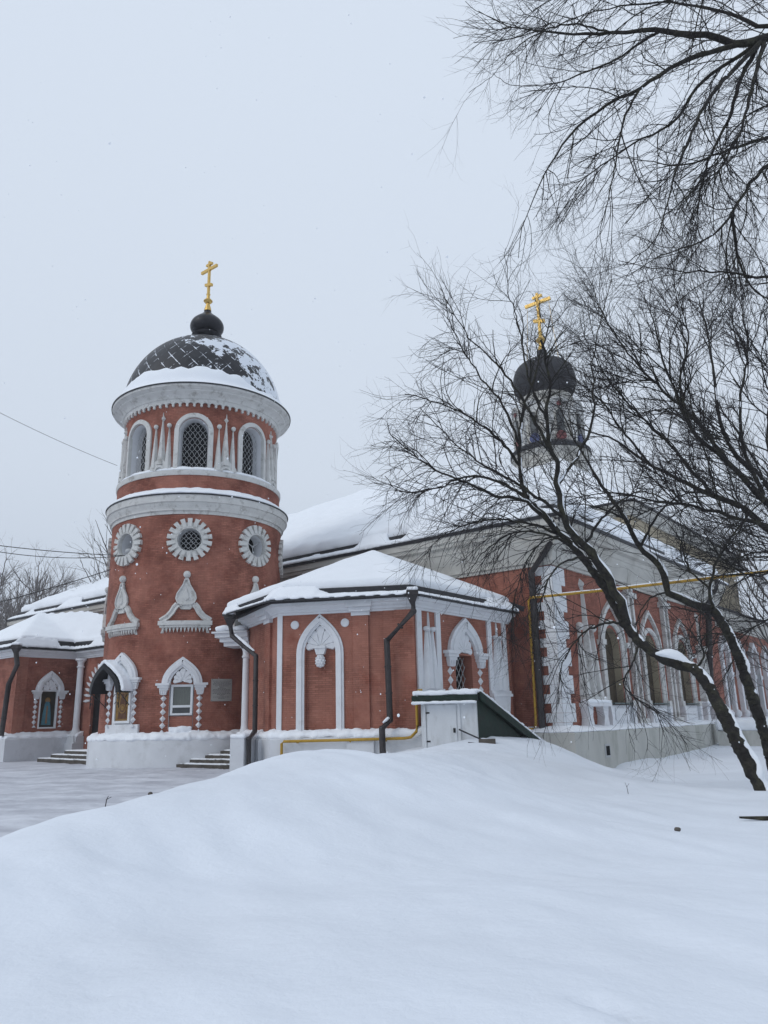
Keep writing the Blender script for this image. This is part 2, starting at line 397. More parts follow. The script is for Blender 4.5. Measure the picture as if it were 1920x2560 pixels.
HOOD = lambda w, v: [(0, -0.05), (w, -0.05), (w, v * 0.6), (w * 0.78, v * 0.62), (w * 0.72, v), (w * 0.32, v), (w * 0.26, v * 0.72), (0, v * 0.7)]

def keel_surround(f, parent, name='window_surround', ndia=5, v=0.16, material='white'):
    """white keel-arched hood on stepped capitals over chains of diamonds, as on the tower: spring z 3.4, apex 4.63"""
    mb = MB()
    path = keel(0.86, 3.46, 4.63, 10)
    mb.strip(f, path, [(-o, q) for o, q in HOOD(0.37, v)])
    for s in (-1, 1):
        for a, b, z0, z1, vv in ((0.50, 1.08, 3.40, 3.50, v + 0.06), (0.53, 1.01, 3.30, 3.40, v + 0.02), (0.56, 0.94, 3.20, 3.30, v - 0.03)):
            mb.box(f, min(s * a, s * b), max(s * a, s * b), -0.02, vv, z0, z1 - 0.002, 3)
        mb.poly(f, [(s * 0.60, 3.20), (s * 0.93, 3.20), (s * 0.87, 3.0), (s * 0.66, 3.0)], -0.02, v * 0.62)
        for k in range(4): mb.poly(f, [(s * (0.615 + k * 0.085), 3.19), (s * (0.675 + k * 0.085), 3.19), (s * (0.645 + k * 0.085), 3.02)], 0, v * 0.8)
        for i in range(ndia): diamond(mb, f, s * 0.77, 2.85 - 0.285 * i, 0.135, 0.142, 0.10)
        mb.poly(f, [(s * 0.77 - 0.1, 1.42 + 0.0), (s * 0.77 + 0.1, 1.42), (s * 0.77, 1.54)], -0.02, 0.08)
    return mk(name, mb, material, parent, smooth=True)

# ------------------------------------------------------------------ plan of the place
AZ = radians(38); A_ = Vector((sin(AZ), cos(AZ))); N_ = Vector((cos(AZ), -sin(AZ)))     # nave axis, facade normal
T = (-9.6, 38.5); RT_ = 4.2
C0, C1, C2, C3 = (-6.17, 34.07), (-4.15, 30.02), (1.05, 29.02), (5.42, 34.62)
CM = Vector((7.4, 33.95))
WL, WR = (-21.25, 44.69), (-18.9, 47.51)

# ------------------------------------------------------------------ ground: one sheet of snow to the horizon
CT = [(-1.63, 3.6, .53), (-.05, 3.4, .56), (1.41, 3.4, .53), (-2.33, 5, .62), (-.06, 5, .57), (2.24, 5.2, .47), (-3.33, 7, .81), (-3.28, 8.5, .86),
      (-2.93, 10, .90), (-2.58, 12, .91), (-2.42, 13, 1.01), (-1.98, 14.5, 1.10), (-.96, 15.5, 1.10), (-.19, 15.5, 1.06), (.19, 15, 1.04), (-.08, 10, .74),
      (2.22, 24, .87), (.98, 23, .84), (.7, 16, 1.04), (1.2, 20, .93), (1.6, 17.5, .86), (3.79, 27.5, 1.0), (5.63, 30, .84), (7.3, 33, .29), (8.61, 34.5, -.55), (8.9, 33.4, -.5), (8.3, 30.8, -.25), (9.6, 31, -.45), (7.7, 28, -.12), (10.5, 36.2, -.42), (12.5, 36, -.42), (11.76, 38, -.36), (17.29, 45, -.27),
      (20.88, 50, .05), (8.18, 18, .03), (2.84, 9.5, .31), (3.15, 7.2, .31), (5.36, 12, .12), (23.5, 50, -.2), (2.16, 16, .52), (3.24, 14, .31),
      (4.25, 13, .20), (7.11, 20, .03), (6.2, 24, -.03), (6.15, 14, .12), (-1.61, 7, .50), (-3.6, 4.5, .75), (-4.3, 7.2, .45), (-4.6, 9.5, .22), (-4.4, 12, .06),
      (-3.9, 15, .05), (-3.4, 18, .1), (-2.2, 19, .45), (-.5, 20, .6), (-6, 10, .03), (-7, 14, 0), (-6, 18, 0), (-5, 22, 0), (-4.5, 26, 0), (-3, 24, .15),
      (-12, 12, 0), (-12, 20, 0), (-10, 28, 0), (-8, 32, 0), (-6, 30.5, 0), (-15, 30, 0), (-20, 24, 0), (-20, 38, 0), (-24, 43, 0), (-30, 30, 0), (-30, 50, 0), (-14, 37, 0),
      (-2, 27.5, .3), (0, 27.5, .55), (-4, 28.5, .02), (0, 0, .2), (-5, 0, .3), (6, 0, .2), (8, 6, .1), (10, 12, .0), (12, 20, -.1), (14, 30, -.3), (18, 38, -.4), (28, 45, -.3),
      (0, 35, .3), (-10, 40, 0), (10, 50, -.2), (-20, 55, 0), (35, 60, -.2), (0, 60, 0), (30, 20, -.1)]
C_ = np.array(CT, float); nC = len(C_)
def _tps(r2): return np.where(r2 > 1e-9, 0.5 * r2 * np.log(np.maximum(r2, 1e-9)), 0.0)
_K = _tps(((C_[:, None, :2] - C_[None, :, :2]) ** 2).sum(-1)) + np.eye(nC) * 0.03
_A = np.zeros((nC + 3, nC + 3)); _A[:nC, :nC] = _K; _A[:nC, nC] = 1; _A[:nC, nC + 1:] = C_[:, :2]; _A[nC:, :nC] = _A[:nC, nC:].T
_W = np.linalg.solve(_A, np.concatenate([C_[:, 2], np.zeros(3)]))
def terrain(X, Y):
    X = np.asarray(X, float); Y = np.asarray(Y, float); sh = X.shape; p = np.stack([X.ravel(), Y.ravel()], 1); out = np.zeros(len(p))
    for i in range(0, len(p), 20000):
        q = p[i:i + 20000]; out[i:i + 20000] = _tps(((q[:, None] - C_[None, :, :2]) ** 2).sum(-1)) @ _W[:nC] + _W[nC] + q @ _W[nC + 1:]
    r = np.maximum(np.abs(p[:, 0]) - 28, 0) + np.maximum(np.abs(p[:, 1] - 26) - 30, 0)
    k = np.clip(1 - r / 10, 0, 1)
    return (out * k - 0.05 * (1 - k)).reshape(sh)

def build_ground():
    def axis(a, b, step, far):
        core = list(np.arange(a, b + 1e-6, step)); d = step; lo = []; hi = []; x = a
        while x > -far: d *= 1.35; x -= d; lo.append(x)
        x = b; d = step
        while x < far: d *= 1.35; x += d; hi.append(x)
        return np.array(lo[::-1] + core + hi)
    def refine(v, a, b, k):
        out = []
        for p, q in zip(v[:-1], v[1:]): out += list(np.linspace(p, q, k + 1)[:-1]) if (p >= a and q <= b) else [p]
        return np.array(out + [v[-1]])
    xs = refine(axis(-14, 16, 0.14, 1500), -3.2, 4.2, 2); ys = refine(axis(1.5, 36, 0.14, 1500), 2.4, 8, 3)
    X, Y = np.meshgrid(xs, ys); Z = terrain(X, Y)
    nx, ny = len(xs), len(ys)
    near = (np.abs(X) < 40) & (Y > -5) & (Y < 60)
    Zf = Z.ravel().copy(); Xf = X.ravel(); Yf = Y.ravel(); nf = near.ravel(); tread = np.zeros(len(Zf))
    for i in np.nonzero(nf)[0]:
        x, y = Xf[i], Yf[i]; z0 = Zf[i]
        court = max(0.0, min(1.0, (0.20 - z0) / 0.14)) * max(0.0, min(1.0, (-2.2 - x) / 1.0))
        soft = 1 - court
        # soft wind-packed ripples run across the bank, small lumps on the trodden yard
        q = Vector((x * 0.35 + y * 0.14, y * 0.42 - x * 0.10, 0.0))
        z0 += soft * (0.095 * mnoise.noise(q * 1.0) + 0.040 * mnoise.noise(Vector((x * 0.6 - y * 0.5, x * 1.5 + y * 1.25, 3.1))) + 0.016 * mnoise.noise(Vector((x * 2.2 - y * 1.6, x * 3.8 + y * 3.0, 7.7))))
        edge = 4 * court * (1 - court)
        z0 += edge * 0.05 + edge * 0.26 * max(0, mnoise.noise(Vector((x * 2.4, y * 2.4, 1.0)))) + court * 0.05 * mnoise.noise(Vector((x * 1.2, y * 1.2, 5.0))) + court * 0.025 * mnoise.noise(Vector((x * 6, y * 6, 2.0)))
        Zf[i] = z0; tread[i] = court
    far_ = ~nf
    tread[far_ & (Xf < -3)] = 0.6
    # a few old footprints and dimples in the bank
    for fx, fy, rr, dd in ((0.80, 3.58, .055, .06), (0.85, 3.48, .05, .07), (0.90, 3.36, .045, .05), (0.93, 3.30, .03, -.03), (-1.28, 3.75, .05, .03), (-1.25, 3.5, .04, .025), (-3.0, 8.9, .07, .05), (-2.55, 9.2, .09, .04), (-2.2, 6.3, .06, .03), (4.0, 8.6, .07, .04), (5.7, 17.5, .5, .06), (7.4, 21.5, .6, .08), (6.6, 24.0, .5, .06), (9.2, 27.0, .7, .06), (4.4, 12.0, .08, .04)):
        Zf -= dd * np.exp(-((Xf - fx) ** 2 + (Yf - fy) ** 2) / (rr * rr))
    V = np.stack([Xf, Yf, Zf], 1)
    idx = np.arange(nx * ny).reshape(ny, nx)
    F_ = np.stack([idx[:-1, :-1], idx[:-1, 1:], idx[1:, 1:], idx[1:, :-1]], -1).reshape(-1, 4)
    me = bpy.data.meshes.new('snow_ground'); me.vertices.add(len(V)); me.vertices.foreach_set('co', V.ravel())
    me.loops.add(F_.size); me.loops.foreach_set('vertex_index', F_.ravel().astype(np.int32)); me.polygons.add(len(F_))
    me.polygons.foreach_set('loop_start', np.arange(0, F_.size, 4, dtype=np.int32)); me.polygons.foreach_set('loop_total', np.full(len(F_), 4, np.int32))
    me.polygons.foreach_set('use_smooth', [True] * len(F_)); me.update(); me.validate()
    at_ = me.attributes.new('tread', 'FLOAT', 'POINT'); at_.data.foreach_set('value', tread)
    o = bpy.data.objects.new('snow_ground', me); COL.objects.link(o)
    m = mat('snow_ground', (0.735, 0.775, 0.835), 0.8, var=0.05, vscale=0.45, bump=0.42, bscale=11, spec=0.1)
    N = m.node_tree.nodes; L = m.node_tree.links; b = N['Principled BSDF']; cur = b.inputs['Base Color'].links[0].from_socket
    a = N.new('ShaderNodeAttribute'); a.attribute_name = 'tread'
    tc = N.new('ShaderNodeTexCoord'); mp = N.new('ShaderNodeMapping'); mp.inputs['Scale'].default_value = (0.45, 0.75, 1); L.new(tc.outputs['Object'], mp.inputs[0])
    n = N.new('ShaderNodeTexNoise'); n.inputs['Scale'].default_value = 1.1; n.inputs['Detail'].default_value = 9; n.inputs['Roughness'].default_value = 0.7; L.new(mp.outputs[0], n.inputs[0])
    r = N.new('ShaderNodeMapRange'); r.inputs[1].default_value = 0.36; r.inputs[2].default_value = 0.66; L.new(n.outputs[0], r.inputs[0])
    c2 = N.new('ShaderNodeMix'); c2.data_type = 'RGBA'; L.new(r.outputs[0], c2.inputs[0]); c2.inputs[6].default_value = (0.41, 0.42, 0.465, 1); c2.inputs[7].default_value = (0.68, 0.70, 0.75, 1)
    mxn = N.new('ShaderNodeMix'); mxn.data_type = 'RGBA'; L.new(a.outputs['Fac'], mxn.inputs[0]); L.new(cur, mxn.inputs[6]); L.new(c2.outputs[2], mxn.inputs[7]); L.new(mxn.outputs[2], b.inputs['Base Color'])
    me.materials.append(m)
    o['kind'] = 'structure'
build_ground()

# ------------------------------------------------------------------ bell tower
tower = thing('bell_tower', (T[0], T[1], 0), 'round red brick bell tower with black dome, small onion cupola and gilded cross', 'bell tower')
PH = [8 + 45 * k for k in range(-4, 4)]
tw = MB(); prof = [(0.01, 0.0), (4.2, 0.0)] + [(4.2, z) for z in (2, 4, 6, 8, 10, 12.02)] + [(4.1, 12.02), (4.1, 13.16), (3.9, 13.16), (3.9, 14.5), (3.9, 16), (3.9, 17.3), (0.01, 17.3)]
tw.lathe(*T, prof, 144)
wall = mk('wall', tw, ['brick', 'white'], tower, smooth=True)
cm = MB()
BEL = rarch(0.70, 15.34, 14, foot=13.55)
for ph in PH:
    if ph in (-172, -127, 143): continue
    fb = cyl_map(T, 3.9, ph); cm.poly(fb, BEL, -0.62, 0.35)
    fr = cyl_map(T, 4.2, ph); cm.poly(fr, circ(0.56, 0.05, 9.93), -0.62, 0.35)
f8 = cyl_map(T, 4.2, 8)
cm.poly(f8, [(-0.52, 1.55), (0.52, 1.55)] + keel(0.52, 3.40, 4.27, 6)[::-1], -0.22, 0.3)
f37 = cyl_map(T, 4.2, -30.5)
cut(wall, cm, (T[0], T[1], 4.2)); wall.data.polygons.foreach_set('use_smooth', [True] * len(wall.data.polygons)); wall.data.set_sharp_from_angle(angle=radians(30))

pl = MB(); pl.lathe(*T, [(4.0, -0.6), (4.62, -0.6), (4.62, 1.08), (4.58, 1.14), (4.0, 1.16)], 96); mk('plinth', pl, 'plinth', tower, smooth=True)
sn = MB(); sn.lathe(*T, [(4.15, 1.10), (4.64, 1.10), (4.62, 1.27), (4.42, 1.40), (4.15, 1.46), (4.15, 1.10)], 110); snow('snow', sn, tower, 0.06, 0.22, 0.42, 3)
mc = MB(); mc.lathe(*T, [(4.15, 11.16), (4.24, 11.16), (4.25, 11.30), (4.33, 11.33), (4.33, 11.42), (4.40, 11.52), (4.44, 11.60), (4.46, 11.68), (4.52, 11.70), (4.54, 12.02), (4.05, 12.02)], 128)
mk('cornice', mc, 'owhite', tower, smooth=True)
mc = MB(); mc.lathe(*T, [(4.0, 12.024), (4.58, 12.024), (4.59, 12.07), (4.05, 12.12)], 128); mk('flashing', mc, 'metal', tower)
sn = MB(); sn.lathe(*T, [(4.06, 12.08), (4.55, 12.08), (4.50, 12.20), (4.06, 12.52), (4.06, 12.08)], 110); snow('snow', sn, tower, 0.07, 0.10, 0.5, 3)
mc = MB(); mc.lathe(*T, [(3.85, 13.10), (4.14, 13.10), (4.17, 13.20), (4.17, 13.33), (3.85, 13.36)], 128); mk('sill_course', mc, 'owhite', tower, smooth=True)
sn = MB()
sn.lathe(*T, [(3.86, 13.34), (4.15, 13.34), (4.12, 13.42), (3.86, 13.60), (3.86, 13.34)], 110)
snow('snow', sn, tower, 0.06, 0.12, 0.4, 3)
# upper cornice: scalloped frieze and wide flaring eaves
mc = MB(); mc.lathe(*T, [(3.85, 16.88), (3.99, 16.88), (4.01, 17.0), (4.07, 17.03), (4.09, 17.10), (4.22, 17.22), (4.36, 17.30), (4.38, 17.36), (4.50, 17.42), (4.60, 17.46), (4.62, 17.56), (3.8, 17.62)], 144)
mk('cornice', mc, 'owhite', tower, smooth=True)
sc = MB(); NS = 72
for i in range(NS):
    fs_ = cyl_map(T, 3.9, 360 * i / NS); hw = pi * 3.9 / NS
    arch = [(-hw, 16.90), (-hw, 16.78)] + [(-hw * 0.66 * cos(pi * k / 6) , 16.76 + 0.085 * sin(pi * k / 6)) for k in range(7)] + [(hw, 16.78), (hw, 16.90)]
    sc.poly(fs_, arch, -0.02, 0.09)
    sc.poly(cyl_map(T, 3.9, 360 * (i + 0.5) / NS), circ(0.068, 0, 16.70, 8), -0.02, 0.085, bev=0.03)
    sc.poly(cyl_map(T, 3.9, 360 * (i + 0.5) / NS), [(-0.045, 16.72), (0.045, 16.72), (0.05, 16.82), (-0.05, 16.82)], -0.02, 0.088)
mk('scalloped_frieze', sc, 'owhite', tower)
mc = MB(); mc.lathe(*T, [(4.3, 17.563), (4.66, 17.563), (4.67, 17.62), (4.1, 17.76)], 128); mk('gutter', mc, 'metal', tower)
# dome shell, seams in uv
dm = MB(); prof = [(4.18 * cos(t), 17.6 + 4.5 * sin(t)) for t in [radians(a) for a in np.linspace(4, 83, 26)]] + [(0.42, 22.10)]
dm.lathe(*T, prof, 120); dome = mk('dome', dm, 'dome', tower, smooth=True)
uvl = dome.data.uv_layers.new(name='uv')
for p in dome.data.polygons:
    base = None
    for li in p.loop_indices:
        c = dome.data.vertices[dome.data.loops[li].vertex_index].co; a = atan2(c.x - T[0], -(c.y - T[1]))
        if base is None: base = a
        if a - base > pi: a -= 2 * pi
        if a - base < -pi: a += 2 * pi
        uvl.data[li].uv = (a / (2 * pi) * 30, math.asin(min(1, (c.z - 17.6) / 4.5)) * 4.6)
sn = MB(); n = 140; vs = []; fs = []
for i in range(n):
    a = 2 * pi * i / n; dev = (a - radians(60) + pi) % (2 * pi) - pi
    top = 18.66 - 0.5 * math.exp(-(dev / 0.5) ** 2) + 0.26 * mnoise.noise(Vector((sin(a) * 3, cos(a) * 3, 0.3))) + 0.16 * mnoise.noise(Vector((sin(a) * 9, cos(a) * 9, 0.9)))
    t0 = math.asin((top - 17.6) / 4.5)
    for k in range(6):
        t = t0 * k / 5; r = 4.18 * cos(t); z = 17.6 + 4.5 * sin(t); th = 0.20 * (1 - k / 5) ** 0.6
        if k == 0: r, z, th = 4.42, 17.68, 0.16
        vs.append((T[0] + (r + th * 0.7) * sin(a), T[1] - (r + th * 0.7) * cos(a), z + th * 0.6))
for i in range(n):
    j = (i + 1) % n
    for k in range(5): fs.append((i * 6 + k, j * 6 + k, j * 6 + k + 1, i * 6 + k + 1))
for i in range(n):
    a = 2 * pi * i / n; vs.append((T[0] + 4.64 * sin(a), T[1] - 4.64 * cos(a), 17.62))
for i in range(n): j = (i + 1) % n; fs.append((6 * n + i, 6 * n + j, j * 6, i * 6))
sn.add(vs, fs); mk('snow', sn, 'snow', dome, smooth='all')
# cupola
cu = MB(); cu.lathe(*T, [(0.62, 21.9), (0.62, 22.25), (0.66, 22.30), (0.80, 22.42), (0.82, 22.50), (0.70, 22.58), (0.66, 22.64)], 48)
cup = mk('cupola_neck', cu, 'onion', tower, smooth=True)
cu = MB(); op = [(0.66, 22.62), (0.78, 22.72), (0.88, 22.86), (0.92, 23.03), (0.90, 23.20), (0.80, 23.40), (0.62, 23.58), (0.44, 23.72), (0.29, 23.86), (0.20, 23.98), (0.16, 24.10)]
def smooth_prof(P_, k=3):
    P_ = [Vector(p) for p in P_]; out = []
    for i in range(len(P_) - 1):
        a, b, c, d = P_[max(0, i - 1)], P_[i], P_[i + 1], P_[min(len(P_) - 1, i + 2)]
        for j in range(k):
            t = j / k; out.append(tuple(0.5 * ((2 * b) + (c - a) * t + (2 * a - 5 * b + 4 * c - d) * t * t + (3 * b - a - 3 * c + d) * t ** 3)))
    out.append(tuple(P_[-1])); return out
cu.lathe(*T, smooth_prof(op), 48); mk('onion_cupola', cu, 'onion', tower, smooth='all')
def cross(x, y, z, h, parent, stem=True):
    k = h / 2.55; f = lambda u, v, q: (x + N_.x * u - A_.x * v, y + N_.y * u - A_.y * v, z + q * k)
    g = lambda u, v, q: f(u * k, v * k, q)
    b = MB(); b.lathe(x, y, [(0.17 * k, z - 0.02), (0.155 * k, z + 0.10 * k), (0.09 * k, z + 0.32 * k), (0.085 * k, z + 0.38 * k)], 20)
    b.ball((x, y, z + 0.50 * k), 0.185 * k, 0.185 * k, 0.15 * k, 16)
    b.lathe(x, y, [(0.20 * k, z + 0.47 * k), (0.215 * k, z + 0.50 * k), (0.20 * k, z + 0.53 * k)], 20)
    b.lathe(x, y, [(0.10 * k, z + 0.62 * k), (0.07 * k, z + 0.75 * k), (0.10 * k, z + 0.86 * k), (0.07 * k, z + 0.90 * k)], 14)
    mk('cross_stem', b, 'gold', parent, smooth=True)
    b = MB(); b.box(g, -0.05, 0.05, -0.05, 0.05, 0.84, 2.62)
    b.box(g, -0.56, 0.56, -0.052, 0.052, 2.13, 2.26); b.box(g, -0.21, 0.21, -0.051, 0.051, 2.41, 2.51)
    vs = [g(-0.24, -0.058, 1.36), g(0.24, -0.058, 1.22), g(0.24, 0.058, 1.22), g(-0.24, 0.058, 1.36), g(-0.24, -0.058, 1.50), g(0.24, -0.058, 1.36), g(0.24, 0.058, 1.36), g(-0.24, 0.058, 1.50)]
    b.add(vs, [(0, 1, 2, 3), (4, 5, 6, 7), (0, 1, 5, 4), (1, 2, 6, 5), (2, 3, 7, 6), (3, 0, 4, 7)])
    return mk('cross', b, 'gold', parent)
cross(*T, 24.08, 3.05, tower)

# tower openings
def lattice(f, pts_test, u0, u1, z0, z1, step, v, r, wavy=True, slope=1.25):
    b = MB(); n = int((u1 - u0 + (z1 - z0) / slope) / step) + 2
    for sgn in (1, -1):
        for i in range(-1, n):
            start = (u0 - (z1 - z0) / slope + i * step) if sgn > 0 else (u0 + i * step)
            run = []
            for k in range(61):
                z = z0 + (z1 - z0) * k / 60
                u = start + (z - z0) / slope if sgn > 0 else start - (z - z0) / slope
                if wavy: u += 0.022 * sin(2 * pi * (z - z0) / (step * slope) * 1.0 + (0 if sgn > 0 else pi))
                if pts_test(u, z): run.append(f(u, v, z))
                else:
                    if len(run) > 2: b.tube(run, r, 4, False)
                    run = []
            if len(run) > 2: b.tube(run, r, 4, False)
    return b
inarch = lambda u, z: abs(u) < 0.66 and z > 13.5 and (z < 15.34 or u * u + (z - 15.34) ** 2 < 0.66 ** 2)
for k, ph in enumerate(PH):
    if ph in (-172, -127, 143): continue
    f = cyl_map(T, 3.9, ph); b = MB()
    b.strip(f, [(-0.80, 13.40)] + rarch(0.80, 15.38, 16) + [(0.80, 13.40)], [(-0.11, -0.05), (0.11, -0.05), (0.11, 0.10), (0.03, 0.13), (-0.11, 0.13)])
    wn = mk('belfry_window', b, 'owhite', tower, smooth=True)
    b = MB(); b.poly(f, rarch(0.72, 15.34, 14, foot=13.5), -0.60, -0.57); mk('pane', b, 'dark', wn)  # dark sheet at the pocket's back, painted as the unlit belfry interior
    mk('lattice', lattice(f, inarch, -0.66, 0.66, 13.5, 16.0, 0.26, -0.30, 0.010), 'lattice', wn)
    f2 = cyl_map(T, 3.9, ph + 22.5); b = MB()
    for u, z0, z1, wd in ((0, 13.70, 15.98, 0.25), (-0.35, 13.42, 15.58, 0.20), (0.35, 13.42, 15.58, 0.20)): obelisk(b, f2, u, z0, z1, wd, 0.22)
    b.poly(f2, [(-0.56, 13.34), (0.56, 13.34), (0.50, 13.62), (0.0, 14.06), (-0.50, 13.62)], -0.02, 0.17)
    b.strip(f2, rarch(0.22, 13.38, 8), [(-0.05, 0.1), (0.05, 0.1), (0.05, 0.22), (-0.05, 0.22)])
    for u, z in ((-0.35, 15.68), (0.35, 15.68)): b.ball(f2(u, 0.07, z), 0.12, n=10)
    diamond(b, f2, 0, 16.08, 0.115, 0.16, 0.14); b.poly(f2, [(-0.03, 16.1), (0.03, 16.1), (0, 16.40)], 0, 0.06)
    mk('obelisk_ornament', b, 'owhite', tower, smooth=True)
    f = shift(cyl_map(T, 4.2, ph), 0.05, 0); b = MB()
    ringp = circ(0.66, 0, 9.93, 36)
    b.strip(f, ringp, [(-0.12, -0.05), (0.16, -0.05), (0.16, 0.06), (-0.12, 0.14)], closed=True)
    for i in range(18):
        a = 2 * pi * (i + 0.5 * (k % 2)) / 18; L0, L1, w0, w1 = 0.60, 1.0, 0.075, 0.105
        q = [(L0, -w0), (L1, -w1), (L1, w1), (L0, w0)]
        b.poly(f, [(x * sin(a) + y * cos(a), 9.93 + x * cos(a) - y * sin(a)) for x, y in q], -0.02, 0.15)
    wn = mk('round_window', b, 'owhite', tower, smooth=True)
    b = MB(); b.poly(f, circ(0.55, 0, 9.93), -0.60, -0.57); mk('pane', b, 'dark', wn)  # near-black disc in place of the shade inside the round window
    if ph == 8:
        mk('lattice', lattice(f, lambda u, z: u * u + (z - 9.93) ** 2 < 0.29, -0.55, 0.55, 9.35, 10.5, 0.235, -0.2, 0.012, slope=1.0), 'lattice', wn)
    elif ph == 53:
        b = MB()
        for a in (0.6, 2.7, 4.8): b.tube([f(0, -0.2, 9.93), f(0.55 * cos(a), -0.2, 9.93 + 0.55 * sin(a))], 0.02, 6)
        b.ball(f(0, -0.2, 9.93), 0.06); mk('spoke', b, 'lattice', wn)
    elif ph == -37:
        b = MB(); b.ball(f(0.12, -0.05, 9.62), 0.20, 0.20, 0.14, 12); b.tube([f(0.1, -0.1, 9.5), f(0.1, -0.3, 9.4)], 0.05, 8); mk('lamp_housing', b, 'lattice', wn, smooth='all')
    # spade and scroll gable ornament
    f = shift(cyl_map(T, 4.2, ph), 0.02, 0); b = MB()
    b.box(f, -1.15, 1.15, -0.02, 0.20, 6.02, 6.21, 6); b.box(f, -1.09, 1.09, -0.02, 0.15, 5.92, 6.018, 6)
    b.poly(f, [(-1.07, 5.68), (1.07, 5.68), (1.0, 5.92), (-1.0, 5.92)], -0.02, 0.03)
    for i in range(13): u = -0.95 + i * 1.9 / 12; b.poly(f, [(u - 0.06, 5.92), (u + 0.06, 5.92), (u, 5.70)], 0, 0.10)
    for s in (-1, 1):
        leg = [(s * 1.08, 6.22), (s * 0.95, 6.30), (s * 0.78, 6.40), (s * 0.60, 6.60), (s * 0.48, 6.82), (s * 0.36, 6.95)]
        b.strip(f, leg, [(-0.13, -0.02), (0.13, -0.02), (0.13, 0.10), (0.05, 0.16), (-0.03, 0.10), (-0.13, 0.15)])
        sp = [(s * 0.27 + s * (0.15 - 0.018 * j) * cos(j * 0.7 + 0.6), 6.88 + (0.15 - 0.018 * j) * sin(j * 0.7 + 0.6)) for j in range(8)]
        b.tube([f(u, 0.10, z) for u, z in sp], 0.035, 6)
    b.poly(f, [(-0.2, 6.72), (0.2, 6.72), (0.36, 6.9), (0.26, 7.06), (-0.26, 7.06), (-0.36, 6.9)], -0.02, 0.08)
    half = [(0, 6.98), (0.2, 6.98), (0.34, 7.06), (0.40, 7.22), (0.36, 7.42), (0.24, 7.62), (0.12, 7.82), (0.05, 8.05)]
    heart = half + [(-u, z) for u, z in reversed(half[1:])]
    b.poly(f, heart, -0.02, 0.10)
    b.strip(f, heart[::-1], [(-0.0, 0.08), (0.055, 0.08), (0.055, 0.15), (0.0, 0.15)], closed=True)
    b.poly(f, [(0, 7.08), (0.14, 7.2), (0.10, 7.4), (0, 7.75), (-0.10, 7.4), (-0.14, 7.2)], 0.08, 0.15, bev=0.04)
    b.ball(f(0, 0.08, 8.30), 0.17, n=14); b.poly(f, [(-0.09, 8.06), (0.09, 8.06), (0.05, 8.14), (-0.05, 8.14)], -0.02, 0.12)
    mk('gable_ornament', b, 'owhite', tower, smooth=True)
# ground floor window at 8 degrees
f = f8
sur = keel_surround(f, tower, ndia=5)
b = MB(); fan(b, shift(f, 0.03, 0), 3.58, 0.54, 0.10); mk('scallop_shell', b, 'white', sur, smooth=True)
b = MB(); b.box(f, -0.50, 0.50, -0.22, -0.10, 1.55, 2.10, 4); mk('niche_panel', b, 'smooth', sur, uv='flat')
b = MB(); b.box(f, -0.52, 0.52, -0.22, -0.06, 3.44, 3.56, 4); b.poly(f, [(-0.51, 3.56), (0.51, 3.56)] + keel(0.51, 3.57, 4.26, 6)[::-1], -0.22, -0.12)
mk('niche_panel', b, 'smooth', sur, uv='flat')
wnd = MB()
for a, c, z0, z1 in ((-0.48, -0.38, 2.14, 3.44), (0.38, 0.48, 2.14, 3.44)): wnd.box(f, a, c, -0.2, -0.06, z0, z1)
for z0, z1 in ((2.14, 2.22), (2.46, 2.56), (3.34, 3.44)): wnd.box(f, -0.38, 0.38, -0.2, -0.062, z0, z1, 2)
w1 = mk('window', wnd, 'frame', tower)
b = MB(); b.box(f, -0.38, 0.38, -0.16, -0.14, 2.5, 3.4, 3); mk('pane', b, 'curtain', w1)
b = MB(); b.box(f, -0.38, 0.38, -0.16, -0.14, 2.18, 2.5, 3); mk('pane', b, 'glass', w1)
sn = MB(); sn.box(f, -0.50, 0.50, -0.2, 0.08, 1.40, 1.66, 6); snow('snow', sn, sur, 0.05, 0.14, 0.3, 4)
